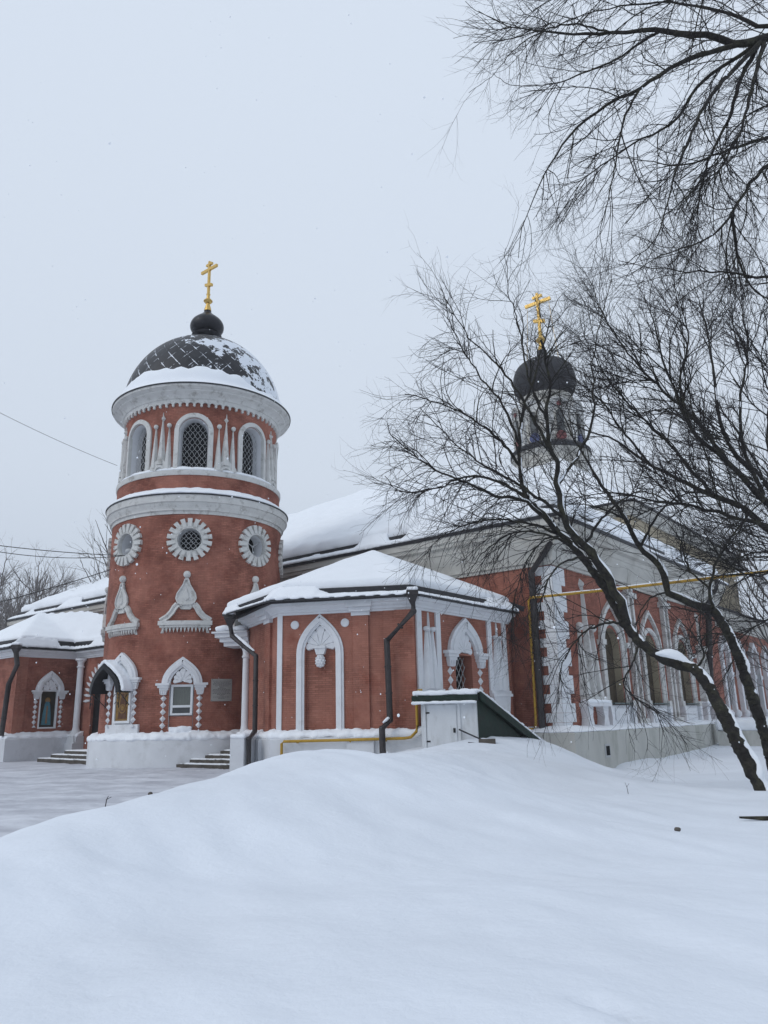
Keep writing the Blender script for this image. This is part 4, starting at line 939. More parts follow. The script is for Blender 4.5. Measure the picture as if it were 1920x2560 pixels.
for k in range(8):
    f = cyl_map(D_, 2.70, 8 + 45 * k)
    b = MB(); b.poly(f, [(u, z) for u, z in rarch(0.98, 25.9, 12, foot=25.0)], -0.05, 0.14); b.strip(f, rarch(0.99, 25.9, 12), [(-0.06, 0.1), (0.10, 0.1), (0.10, 0.30), (-0.06, 0.30)])
    for s in (-1, 1): b.box(f, s * 0.93 - 0.12, s * 0.93 + 0.12, -0.05, 0.26, 23.2, 25.9)
    mk('drum_gable', b, 'owhite', drum, smooth=True)
    b = MB(); b.poly(f, rarch(0.30, 25.6, 10, foot=24.0), -0.05, 0.17); mk('drum_window', b, 'glass', drum)
    b = MB(); b.poly(f, circ(0.42, 0, 23.62, 14), -0.05, 0.17); mk('painted_panel', b, 'blue' if k % 2 else 'redp', drum)
    if k % 2 == 0: b = MB(); b.poly(f, circ(0.2, 0, 26.4, 12), 0.1, 0.2); mk('painted_panel', b, 'redp', drum)
b = MB(); b.lathe(D_.x, D_.y, smooth_prof([(2.0, 27.75), (2.42, 28.4), (2.66, 29.2), (2.62, 30.0), (2.28, 30.8), (1.55, 31.35), (0.80, 31.7), (0.50, 32.0), (0.42, 32.5)]), 64)
mk('onion_dome', b, 'onion_far', mcT, smooth='all')
cross(D_.x, D_.y, 32.45, 5.55, mcT)
b = MB()
for s in (-1, 1):
    p0 = Vector((D_.x + N_.x * s * 1.05, D_.y + N_.y * s * 1.05, 36.95)); p1 = Vector((D_.x + N_.x * s * 1.5, D_.y + N_.y * s * 1.5, 31.3))
    mk('stay_chain', MB().tube([p0, p0.lerp(p1, 0.5) + Vector((0, 0, -0.1)), p1], 0.022, 4), 'gold', mcT)
# facade ornament
for c in WIN:
    b = MB(); b.strip(fS, [(u + c, z) for u, z in rarch(1.18, 4.98, 14, foot=2.25)], [(-0.08, -0.05), (0.18, -0.05), (0.18, 0.10), (0.1, 0.16), (0.0, 0.16), (-0.08, 0.08)])
    b.strip(fS, [(u + c, z) for u, z in keel(1.48, 5.2, 7.2, 10, foot=2.25)], [(-0.09, -0.05), (0.09, -0.05), (0.09, 0.16), (-0.09, 0.18)])
    for s in (-1, 1):
        b.box(fS, c + s * 1.55 - 0.22, c + s * 1.55 + 0.22, -0.02, 0.32, 5.0, 5.25); b.box(fS, c + s * 1.55 - 0.20, c + s * 1.55 + 0.20, -0.02, 0.30, 2.1, 2.4)
    wn = mk('arched_window', b, 'owhite', mcT, smooth=True)
    b = MB(); b.poly(fS, [(u + c, z) for u, z in rarch(0.99, 4.95, 12, foot=2.27)], -0.41, -0.37); mk('pane', b, 'brownpane', wn)
    b = MB(); b.box(fS, c - 0.04, c + 0.04, -0.70, -0.62, 2.28, 5.9); b.box(fS, c - 0.97, c + 0.97, -0.70, -0.63, 3.5, 3.58); b.box(fS, c - 0.97, c + 0.97, -0.70, -0.63, 4.85, 4.93); mk('frame', b, 'brownpane', wn)
    b = MB(); b.box(fS, c - 1.15, c + 1.15, -0.1, 0.36, 2.20, 2.28); mk('sill', b, 'greymetal', wn)
    b = MB(); b.box(fS, c - 1.2, c + 1.2, -0.02, 0.16, 1.30, 2.16); b.box(fS, c - 0.8, c + 0.8, 0.16, 0.22, 1.45, 2.02); mk('sill_panel', b, 'white', wn)
    for s in (-1, 1): b = MB(); b.poly(fS, [(c + s * 1.42 - 0.2, 1.15), (c + s * 1.42 + 0.2, 1.15), (c + s * 1.42 + 0.13, 1.6), (c + s * 1.42 + 0.22, 2.1), (c + s * 1.42 - 0.22, 2.1), (c + s * 1.42 - 0.13, 1.6)], -0.02, 0.34); mk('baluster', b, 'white', wn)
for c in (8.85, 14.25):
    b = MB()
    for u in (-0.30, 0.30): b.box(fS, c + u - 0.12, c + u + 0.12, -0.02, 0.22 + 0.06 * (u == 0), 1.1, 8.30 - 0.002)
    b.box(fS, c - 0.7, c + 0.7, 0, 0.34, 1.08, 1.5); b.box(fS, c - 0.66, c + 0.66, 0, 0.32, 7.7, 8.0)
    mk('pilaster', b, 'owhite', mcT)
for c in (3.0, 20.6):
    b = MB(); b.box(fS, c - 1.25, c + 1.25, -0.02, 0.50, 2.10, 2.26); b.box(fS, c - 1.25, c + 1.25, -0.02, 0.40, 1.05, 1.25)
    for u in (-0.85, 0.85): b.poly(fS, [(c + u - 0.32, 1.25), (c + u + 0.32, 1.25), (c + u + 0.2, 1.65), (c + u + 0.32, 2.1), (c + u - 0.32, 2.1), (c + u - 0.2, 1.65)], -0.02, 0.36)
    pd = mk('pedestal', b, 'white', mcT)
    b = MB()
    for u, zt, wd in ((-0.72, 5.6, 0.36), (0.0, 7.6, 0.32), (0.72, 5.6, 0.36)): obelisk(b, fS, c + u, 2.55, zt, wd, 0.34); b.box(fS, c + u - 0.34, c + u + 0.34, 0, 0.40, 2.26, 2.54)
    for u in (-0.72, 0.72): b.ball(fS(c + u, 0.12, 5.7), 0.2, n=10)
    diamond(b, fS, c, 7.75, 0.2, 0.3, 0.2); mk('obelisk_ornament', b, 'owhite', pd, smooth=True)
    b = MB(); b.box(fS, c - 1.2, c + 1.2, 0.0, 0.48, 2.24, 2.42); snow('snow', b, pd, 0.07, 0.15, 0.4, 4)
# toothed quoins on the corner
zq = 1.05; i = 0; b = MB(); b2 = MB()
while zq < 8.2:
    h = min(0.40, 8.28 - zq); Lw = 0.75 if i % 2 else 0.45; Ls = 1.25 if i % 3 else 0.85
    b.box(fWst, -Lw, 0.06, -0.02, 0.06, zq, zq + h - 0.01); b2.box(fS, -0.058, Ls, -0.02, 0.06, zq, zq + h - 0.01)
    zq += 0.40; i += 1
mk('quoins', b, 'white', mcT); mk('quoins', b2, 'white', mcT)
# plinth of the long facade with snow on its ledge
PS = [tuple(CMv - N_ * 1.7), tuple(CMv), tuple(SE - A_ * 1.5)]
b = MB(); b.sweep(PS, [(-0.3, -1.6), (0.92, -1.6), (0.92, 1.0), (0.90, 1.04), (-0.3, 1.06)]); plh = mk('plinth', b, 'concrete', mcT)
b = MB(); b.sweep(PS, [(-0.04, 1.02), (0.94, 1.02), (0.92, 1.12), (0.6, 1.2), (-0.04, 1.34)]); snow('snow', b, plh, 0.09, 0.12, 0.6, 4)
fP = plane_map(CMv + N_ * 0.92, CMv + N_ * 0.92 + A_)
for u, z0, z1, wd in ((2.25, -0.02, 0.45, 0.24), (19.4, -0.1, 0.5, 0.3)):
    b = MB(); b.box(fP, u - wd - 0.04, u + wd + 0.04, -0.05, 0.02, z0 - 0.05, z1 + 0.05); b.box(fP, u - wd, u + wd, -0.02, 0.028, z0, z1); mk('air_vent', b, 'greymetal' if u > 5 else 'lattice', plh)
    b = MB(); b.box(fP, u - wd * 0.8, u + wd * 0.8, 0.02, 0.034, z0 + 0.04, z1 - 0.04); mk('vent_opening', b, 'dark', plh)
# red piers at window ends, main downpipes
downpipe([at(1393, 1291, 32.6), at(1388, 1340, 33.2), at(1328, 1432, 34.2), at(1357, 1840, 34.2)], mcT, 0.15)
downpipe([at(1789, 1447, 51.0), at(1786, 1475, 51.3), at(1770, 1492, 51.4), at(1778, 1790, 51.2)], mcT, 0.20)
# further, lower block of the church
E0 = SE - N_ * 0.6; E1 = CMv + A_ * 46 - N_ * 0.6
b = prism([tuple(E0 - A_ * 0.5), tuple(E1), tuple(E1 - N_ * 20), tuple(E0 - N_ * 20)], -1, 8.6); mk('wall', b, 'brick', mcT, uv='flat')
fX = plane_map(E0, E1)
b = MB(); b.sweep([tuple(E0), tuple(E1), tuple(E1 - N_ * 8)], [(-0.05, 7.7), (0.1, 7.7), (0.2, 8.1), (0.6, 8.5), (0.65, 8.85), (-0.05, 8.85)]); mk('cornice', b, 'cove', mcT, smooth=True)
b = MB(); b.sweep([tuple(E0), tuple(E1), tuple(E1 - N_ * 8)], [(-0.4, 8.853), (0.75, 8.853), (0.77, 9.0), (-0.4, 9.3)]); mk('gutter', b, 'metal', mcT)
for c in (3.0, 7.2, 11.4, 15.6, 19.0):
    b = MB()
    for s in (-1, 1):
        b.box(fX, c + s * 0.95 - 0.22, c + s * 0.95 + 0.22, -0.02, 0.3, 1.2, 6.4); b.ball(fX(c + s * 0.95, 0.25, 1.6), 0.32, n=10); b.box(fX, c + s * 0.95 - 0.3, c + s * 0.95 + 0.3, -0.02, 0.36, 4.2, 4.5)
    b.strip(fX, [(u + c, z) for u, z in keel(1.0, 5.4, 6.9, 8)], [(-0.16, -0.02), (0.16, -0.02), (0.16, 0.3), (-0.16, 0.3)])
    wn = mk('arched_window', b, 'white', mcT, smooth=True)
    b = MB(); b.poly(fX, [(u + c, z) for u, z in rarch(0.6, 4.6, 10, foot=2.2)], -0.02, 0.03); mk('pane', b, 'glass', wn)
b = MB(); b.sweep([tuple(E0), tuple(E1)], [(-0.2, -1.5), (0.7, -1.5), (0.7, 0.95), (-0.2, 1.0)]); mk('plinth', b, 'concrete', mcT)
b = MB(); b.sweep([tuple(E0), tuple(E1)], [(-0.05, 0.95), (0.75, 0.95), (0.6, 1.25), (-0.05, 1.4)]); snow('snow', b, mcT, 0.14, 0.2, 0.6, 4)

# ------------------------------------------------------------------ steps
def steps(label, P0, P1, n, rise, run, shrink, grp='stone steps to the doors'):
    P0, P1 = Vector(P0), Vector(P1); d = (P1 - P0).normalized(); m = Vector((-d.y, d.x))
    t = thing('stone_steps', (*((P0 + P1) / 2), 0), label, 'steps', grp)
    for k in range(n):
        a = P0 + d * shrink * k + m * run * k; c = P1 + m * run * k; f = plane_map(a, c); L_ = (c - a).length
        b = MB(); b.box(f, 0, L_, -2.2, 0, rise * k - 0.3 * (k == 0), rise * (k + 1) - 0.03)
        st = mk('step', b, 'stone', t)
        b = MB(); N2 = 14
        for i in range(N2):
            u0, u1 = L_ * i / N2, L_ * (i + 1) / N2 + 0.02; e_ = -0.03 - 0.45 * max(0, mnoise.noise(Vector((a.x + u0 * 1.7, k * 3.1, 0.2))))
            b.box(f, u0, u1, -run - 0.3 if k < n - 1 else -1.8, e_, rise * (k + 1) - 0.045, rise * (k + 1) + 0.02)
        snow('snow', b, st, 0.035, 0.03, 0.25, 2)
steps('dark stone steps left of the tower, with snow on every tread, below the black door', (-19.0, 43.3), (-13.4, 37.4), 3, 0.19, 0.42, 0.75)
steps('dark stone steps between the tower and the side chapel, half buried in snow', (-9.1, 34.0), (-5.9, 31.5), 4, 0.165, 0.36, 0.55)

# ------------------------------------------------------------------ cellar entrance (hatch with sloping roof)
e1 = Vector((0.985, -0.17)).normalized(); rr = Vector((A_.x, A_.y))
S0 = Vector((1.12, 27.65)); S1 = Vector((3.05, 27.35))
ce = thing('cellar_entrance', (*((S0 + S1) / 2), 0.5), 'white-doored cellar hatch with dark green sloping roof half buried in snow', 'cellar hatch')
fC = plane_map(S0, S1); LC = fC.L
def ext(p, s, z): return (p.x + rr.x * s, p.y + rr.y * s, z)
b = MB(); b.add([(*S0, 0), (*S1, 0), ext(S1, 4.4, 0), ext(S0, 4.4, 0), (*S0, 2.30), (*S1, 2.30), ext(S1, 0.25, 2.30), ext(S0, 0.25, 2.30), ext(S1, 4.4, 0.35), ext(S0, 4.4, 0.35)],
             [(0, 1, 5, 4), (1, 2, 8, 6, 5), (2, 3, 9, 8), (3, 0, 4, 7, 9), (4, 5, 6, 7), (7, 6, 8, 9), (3, 2, 1, 0)])
bod = mk('body', b, ['wpaint', 'green'], ce)
for p in bod.data.polygons:
    if p.index in (1, 3): p.material_index = 1
b = MB(); b.box(fC, 0.20, 1.22, 0.0, 0.035, 0.4, 2.18); dd = mk('door', b, 'wpaint', ce)
b = MB(); b.box(fC, 0.06, 0.16, 0.0, 0.05, 0.3, 2.24); b.box(fC, 1.27, 1.36, 0.0, 0.05, 0.3, 2.24); b.box(fC, 1.82, 1.93, 0, 0.05, 0.3, 2.24); b.box(fC, 0.06, 1.93, 0, 0.052, 2.242, 2.30); mk('door_frame', b, 'wpaint', ce)
for z in (0.95, 1.9): b = MB(); b.box(fC, 0.17, 0.30, 0.035, 0.05, z, z + 0.05); mk('hinge', b, 'black', dd)
b = MB(); b.box(fC, 1.10, 1.18, 0.035, 0.06, 1.25, 1.40); mk('handle', b, 'black', dd)
# roof: fascia in front, flat cap and sloping slab with green edge boards
def slab(o0, o1, za, zb, s0, s1, t): # s along run
    a0_, a1_ = S0 - e1 * o0, S1 + e1 * o1
    return MB().add([ext(a0_, s0, za), ext(a1_, s0, za), ext(a1_, s1, zb), ext(a0_, s1, zb), ext(a0_, s0, za + t), ext(a1_, s0, za + t), ext(a1_, s1, zb + t), ext(a0_, s1, zb + t)],
                    [(0, 1, 2, 3), (7, 6, 5, 4), (0, 1, 5, 4), (1, 2, 6, 5), (2, 3, 7, 6), (3, 0, 4, 7)])
b = MB(); b.box(fC, -0.28, 2.00, -0.05, 0.30, 2.305, 2.50); mk('fascia', b, 'green', ce)
rfc = mk('sloping_roof', slab(0.26, 0.10, 2.505, 0.52, 0.0, 4.75, 0.06), 'green', ce)
sr = slab(-1.93 - 0.0, 0.16, 2.22, 0.22, 0.1, 4.8, 0.28); sr = MB()
a1_ = S1 + e1 * 0.12; a2_ = S1 + e1 * 0.18
sr.add([ext(a1_, -0.05, 2.33), ext(a2_, -0.05, 2.33), ext(a2_, 4.8, 0.30), ext(a1_, 4.8, 0.30), ext(a1_, -0.05, 2.60), ext(a2_, -0.05, 2.60), ext(a2_, 4.8, 0.57), ext(a1_, 4.8, 0.57)], [(0, 1, 2, 3), (7, 6, 5, 4), (0, 1, 5, 4), (1, 2, 6, 5), (2, 3, 7, 6), (3, 0, 4, 7)])
mk('barge_board', sr, 'green', ce)
b = slab(0.24, 0.14, 2.56, 0.60, 0.05, 4.75, 0.16); snow('snow', b, rfc, 0.06, 0.12, 0.5, 4)
b = MB(); b.box(fC, -0.24, 1.98, -0.05, 0.30, 2.50, 2.66); snow('snow', b, rfc, 0.05, 0.08, 0.4, 4)
b = MB(); b.box(fC, -0.30, 1.95, 0.0, 0.36, 2.22, 2.31); snow('snow', b, rfc, 0.04, 0.06, 0.25, 2)
# two boards and a bent bracket sticking out beside it
q0 = fC(1.30, 0.12, 1.35); q1 = fC(2.05, 0.5, 1.02)
mk('stick', MB().tube([q0, q1], 0.028, 6), 'metal', ce)
q0 = fC(1.62, 0.7, 0.93); q1 = fC(2.15, 0.7, 0.90)
mk('stick', MB().tube([q0, q1], 0.022, 6), 'metal', ce)
b = MB(); b.box(plane_map(Vector(fC(1.98, 0.75, 0)), Vector(fC(2.6, 0.75, 0))), 0, 0.55, -0.1, 0.1, 0.86, 1.04)
tag(mk('brown_box', b, 'rock'), 'small brown box half sunk in snow beside the cellar hatch', 'box')

# ------------------------------------------------------------------ yellow gas pipe
gp = thing('gas_pipe', tuple(at(717, 1900, 28.9)), 'yellow gas pipe low along the side chapel plinth, rising over the cellar hatch', 'pipe')
Y1 = 28.9
pts = [fF(0.32, 0.62, 0.2), fF(0.32, 0.62, 0.98), fF(0.40, 0.62, 1.05), fF(2.6, 0.62, 1.06), fF(4.9, 0.62, 1.08)]
v = Vector(pts[-1]); q = [tuple(v + Vector((0.22, 0, 0.03))), tuple(v + Vector((0.42, -0.02, 0.22))), tuple(v + Vector((0.46, -0.03, 0.45))), tuple(v + Vector((0.46, -0.03, 1.52))), tuple(v + Vector((0.52, 0.0, 1.64))), tuple(v + Vector((0.66, 0.2, 1.66)))]
b = MB(); b.tube(pts + q, 0.052, 12); b.tube([fF(3.3, 0.6, 1.06), fF(3.3, 0.35, 0.9)], 0.03, 6); mk('pipe', b, 'yellow', gp, smooth=True)
for u in (0.9, 2.9, 4.2): mk('bracket', MB().tube([fF(u, 0.62, 1.0), fF(u, 0.40, 1.0)], 0.025, 6), 'yellow', gp)
gp2 = thing('gas_pipe', tuple(at(1340, 1830, 34.2)), 'yellow gas pipe climbing the church wall, then crossing high through the trees', 'pipe')
pts = [at(1312, 1824, 34.3), at(1333, 1823, 34.2), at(1338, 1818, 34.2), at(1340, 1806, 34.2), at(1334, 1700, 34.3), at(1322, 1502, 34.3), at(1326, 1494, 34.1), at(1340, 1493, 33.8), at(1500, 1477, 32.0), at(1700, 1454, 30.0), at(1930, 1427, 28.0), at(2300, 1385, 25.5)]
mk('pipe', MB().tube(pts, 0.058, 12), 'yellow', gp2, smooth=True)
b = MB(); b.tube([p + Vector((0, 0, 0.055)) for p in pts[7:]], [0.03, 0.035, 0.04, 0.035, 0.04], 6); mk('snow', b, 'snow', gp2, smooth='all')

# ------------------------------------------------------------------ overhead cables
def cable(name, label, pts, r, sag=0.0, grp=None):
    pts = [Vector(p) for p in pts]; out = []
    a, c = pts[0], pts[-1]
    for i in range(25): t = i / 24; out.append(a.lerp(c, t) + Vector((0, 0, -sag * 4 * t * (1 - t))))
    return tag(mk(name, MB().tube(out, r, 6), 'cable'), label, 'cable', grp)
cable('overhead_cable', 'upper of two black cables running side by side to the tower round window', [at(-200, 1335, 30), at(312, 1389, 34.7)], 0.018, 0.15)
cable('overhead_cable', 'lower of two black cables running side by side to the tower round window', [at(-200, 1336, 30.2), at(306, 1390, 34.8)], 0.016, 0.42)
cable('overhead_cable', 'single black cable rising from the left edge over the wing roof to the tower', [at(-200, 1553, 33), at(277, 1424, 36.5)], 0.02, 0.12)
cable('overhead_cable', 'thin faint cable in the sky reaching the tower belfry from the upper left', [at(-200, 925, 30), at(293, 1164, 36.5)], 0.010, 0.2)

# ------------------------------------------------------------------ far right: wall stub and building
fb_ = thing('red_building', tuple(at(1895, 1810, 85).xy) + (0,), 'distant flat-roofed dark red building at the right edge behind the trees', 'building')
q0 = at(1862, 1800, 85); q1 = at(2050, 1800, 95); fB = plane_map(q0.xy, q1.xy)
b = MB(); b.box(fB, 0, 14, -8, 0, -1, 6.3); bw = mk('wall', b, 'pink', fb_)
b = MB(); b.box(fB, -0.15, 14.1, -8, 0.15, 6.3, 7.5); mk('parapet', b, 'cove', fb_)
b = MB(); b.box(fB, -0.1, 14.05, -8, 0.1, 1.6, 2.0); mk('string_course', b, 'cove', fb_)
for k in range(4): b = MB(); b.box(fB, 1.2 + k * 3.2, 2.9 + k * 3.2, -0.05, 0.04, 2.6, 4.6); mk('window', b, 'glass', fb_)
q0 = at(1793, 1830, 47); q1 = at(1960, 1830, 45.5); fL = plane_map(q0.xy, q1.xy)
b = MB(); b.box(fL, 0, 14, -0.8, 0, -1.0, 0.65); pw = tag(mk('parapet_wall', b, 'concrete'), 'low concrete wall under thick snow near the right edge, past the church corner', 'wall')
b = MB(); b.box(fL, -0.05, 14, -0.85, 0.06, 0.63, 1.25); snow('snow', b, pw, 0.12, 0.2, 0.8, 6)
# dark plank edge showing under the snow at lower right
pa, pc = at(1845, 2022, 12.5), at(1990, 2050, 12.2)
pa.z = float(terrain(pa.x, pa.y)) + 0.03; pc.z = float(terrain(pc.x, pc.y)) + 0.03
b = MB(); b.tube([pa, pa.lerp(pc, 0.5) + Vector((0, 0, 0.01)), pc], [0.015, 0.035, 0.045], 9); tag(mk('fallen_log', b, 'bark'), 'dark end of a log poking from snow at the lower right edge', 'log')
# lumps and stems on the snow bank
def lump(x, y, r, label):
    z = float(terrain(x, y)); b = MB(); b.ball((x, y, z + r * 0.4), r, r * 0.8, r * 0.7, 10)
    b.v = [tuple(Vector(v) + Vector((1, 1, 1)) * 0.25 * r * mnoise.noise(Vector(v) * 14)) for v in b.v]; tag(mk('clod', b, 'rock', smooth='all'), label, 'clod')
q = at(1695, 2084, 10.6); lump(q.x, q.y, 0.045, 'brown frozen clod lying on the snow bank at the right')
q = at(378, 2000, 9.0); lump(-2.75, 9.3, 0.03, 'tiny dark clod on the snow bank near its left edge')
def stem(px, py, Y, h, lean, label):
    p = at(px, py, Y); z = float(terrain(p.x, p.y)); b = MB(); b.tube([(p.x, p.y, z - 0.05), (p.x + lean * 0.4, p.y, z + h * 0.6), (p.x + lean, p.y, z + h)], [0.006, 0.005, 0.003], 5)
    b.tube([(p.x + lean * 0.4, p.y, z + h * 0.6), (p.x + lean * 0.4 + 0.05, p.y, z + h * 0.9)], 0.003, 4); tag(mk('dry_stem', b, 'twig'), label, 'stem')
stem(1572, 1990, 16, 0.22, -0.05, 'short dry stem standing in snow below the concrete plinth')
stem(263, 2008, 8.8, 0.09, 0.03, 'tiny dry stem at the left brow of the snow bank')
stem(430, 2515, 3.55, 0.03, 0.01, 'tiny dark stem tip near the bottom of the snow bank')

# ------------------------------------------------------------------ bare trees
def crom(P_, k=6):
    P_ = [Vector(p) for p in P_]; out = []
    for i in range(len(P_) - 1):
        a, b, c, d = P_[max(0, i - 1)], P_[i], P_[i + 1], P_[min(len(P_) - 1, i + 2)]
        for j in range(k):
            t = j / k; out.append(0.5 * ((2 * b) + (c - a) * t + (2 * a - 5 * b + 4 * c - d) * t * t + (3 * b - a - 3 * c + d) * t ** 3))
    out.append(P_[-1]); return out
def resample(P_, K):
    A = np.array([tuple(p) for p in P_]); d = np.r_[0, np.cumsum(np.linalg.norm(np.diff(A, axis=0), axis=1))]; t = np.linspace(0, d[-1], K)
    return np.stack([np.interp(t, d, A[:, i]) for i in range(3)], 1), d[-1]
def nrm(v): return v / np.maximum(np.linalg.norm(v, axis=-1, keepdims=True), 1e-9)

def spawn(P, R, per, ln, rad, spread, bias, K=7, jit=0.12, bend=0.3, tr=(0.12, 1.0), taper=0.25, lvar=0.45, tip=True, rng=RNG, lexp=0.0):
    """P (N,k,3) parent paths, R (N,k) radii -> child paths; per = children per metre"""
    N, k, _ = P.shape; seg = np.linalg.norm(np.diff(P, axis=1), axis=2); L = seg.sum(1)
    cnt = rng.poisson(per * L); idx = np.repeat(np.arange(N), cnt); M_ = len(idx)
    if M_ == 0: return np.zeros((0, K, 3)), np.zeros((0, K))
    t = tr[0] + (tr[1] - tr[0]) * rng.random(M_) ** 0.85
    if tip: # a continuing shoot at every parent's tip
        t[:0] = 1
    x = t * (k - 1); i0 = np.minimum(x.astype(int), k - 2); fr = (x - i0)[:, None]
    p0 = P[idx, i0] * (1 - fr) + P[idx, i0 + 1] * fr; tan = nrm(P[idx, i0 + 1] - P[idx, i0])
    pr = R[idx, i0] * (1 - fr[:, 0]) + R[idx, i0 + 1] * fr[:, 0]
    rnd = rng.normal(size=(M_, 3)); rnd -= (rnd * tan).sum(1, keepdims=True) * tan; rnd = nrm(rnd)
    d = nrm(tan + rnd * spread[0] + np.abs(rng.normal(size=(M_, 1))) * 0 + rnd * rng.random((M_, 1)) * spread[1] + np.array(bias) * 0.5)
    le = ln * (1 - lvar + 2 * lvar * rng.random(M_)) * (1.15 - 0.45 * t); r0 = np.minimum(pr * 0.72, rad * (0.75 + 0.5 * rng.random(M_)))
    out = np.zeros((M_, K, 3)); out[:, 0] = p0; wob = nrm(rng.normal(size=(M_, 3)))
    for j in range(1, K):
        d = nrm(d + rng.normal(size=(M_, 3)) * jit + np.array(bias) * bend / K + wob * 0.10)
        out[:, j] = out[:, j - 1] + d * (le / (K - 1))[:, None]
    return out, r0[:, None] * np.linspace(1, max(taper, 0.5), K)[None]

def tubes_mesh(name, batches, sides, material, parent, rough=0.0):
    VV = []; FF = []; o = 0
    for (P, R), s in zip(batches, sides):
        N, K, _ = P.shape
        if N == 0: continue
        T_ = np.zeros_like(P); T_[:, 1:-1] = P[:, 2:] - P[:, :-2]; T_[:, 0] = P[:, 1] - P[:, 0]; T_[:, -1] = P[:, -1] - P[:, -2]; T_ = nrm(T_)
        ref = np.array([0.2, 0.35, 0.91]); X = nrm(np.cross(T_, ref)); Y = np.cross(T_, X)
        a = np.arange(s) * 2 * pi / s
        V = P[:, :, None, :] + (X[:, :, None, :] * np.cos(a)[None, None, :, None] + Y[:, :, None, :] * np.sin(a)[None, None, :, None]) * R[:, :, None, None]
        if rough:
            C0_ = P[:, :, None, :]; D = V - C0_; fl_ = V.reshape(-1, 3)
            nn_ = np.array([mnoise.noise(Vector((p[0] * 5, p[1] * 5, p[2] * 3.2))) + 0.6 * mnoise.noise(Vector((p[0] * 17, p[1] * 17, p[2] * 8))) + 0.35 * abs(mnoise.noise(Vector((p[0] * 40, p[1] * 40, p[2] * 14)))) for p in fl_]).reshape(N, K, s, 1)
            V = C0_ + D * (1 + rough * nn_)
        base = np.arange(N * K * s).reshape(N, K, s)
        q = np.stack([base[:, :-1], np.roll(base, -1, 2)[:, :-1], np.roll(base, -1, 2)[:, 1:], base[:, 1:]], -1).reshape(-1, 4)
        VV.append(V.reshape(-1, 3)); FF.append(q + o); o += N * K * s
    V = np.concatenate(VV); F_ = np.concatenate(FF)
    me = bpy.data.meshes.new(name); me.vertices.add(len(V)); me.vertices.foreach_set('co', V.astype(np.float32).ravel())
    me.loops.add(F_.size); me.loops.foreach_set('vertex_index', F_.ravel().astype(np.int32)); me.polygons.add(len(F_))
    me.polygons.foreach_set('loop_start', np.arange(0, F_.size, 4, dtype=np.int32)); me.polygons.foreach_set('loop_total', np.full(len(F_), 4, np.int32))
    me.polygons.foreach_set('use_smooth', [True] * len(F_)); me.update(); me.materials.append(M[material])
    ob = bpy.data.objects.new(name, me); COL.objects.link(ob)
    if parent: par(ob, parent)
    return ob

def limbs_to_arrays(limbs, K=28, wob=0.02, seed=1):
    P = []; R = []; rs = np.random.default_rng(seed)
    for i_, (pts, r0, r1) in enumerate(limbs):
        A, L = resample(crom(pts), K); A[1:-1] += rs.normal(size=(K - 2, 3)) * wob * min(1, L / 5); P.append(A)
        R.append((r1 + (r0 - r1) * np.linspace(1, 0, K) ** (1.0 if i_ < 1 else 1.35)) * (1 + rs.normal(size=K) * 0.05))
    return np.array(P), np.array(R)

def limb_snow(P, R, parent, gate=0.05, thick=0.75, seed=0.0, rmin=0.03, side=(0, 0, 1)):
    """snow lying along the upper side of the thick limbs, broken into runs"""
    b = MB(); sd = Vector(side).normalized()
    for A, r in zip(P, R):
        FA, L = resample([Vector(p) for p in A], max(12, int(np.linalg.norm(np.diff(A, axis=0), axis=1).sum() / 0.07))); rr = np.interp(np.linspace(0, 1, len(FA)), np.linspace(0, 1, len(r)), r)
        run = []; rad = []
        def flush():
            if len(run) > 3:
                q = list(rad); q[0] *= 0.2; q[-1] *= 0.2; b.tube(run, q, 7)
        for i, p in enumerate(FA):
            v = Vector(p); k = mnoise.noise(v * 1.7 + Vector((seed, 0, 0))) + 0.35 * mnoise.noise(v * 6)
            if k > gate and rr[i] > rmin:
                t = Vector(FA[min(len(FA) - 1, i + 1)] - FA[max(0, i - 1)]).normalized(); up = (sd - t * sd.dot(t))
                up = up.normalized() if up.length > 0.1 else Vector((1, 0, 0))
                h = min(1.0, 0.35 + k * 2); run.append(v + up * rr[i] * (0.60 + 0.12 * h)); rad.append(rr[i] * thick * (0.55 + 0.35 * h))
            else:
                flush(); run = []; rad = []
        flush()
    if b.v: return mk('snow', b, 'snow', parent, smooth='all', fix=False)

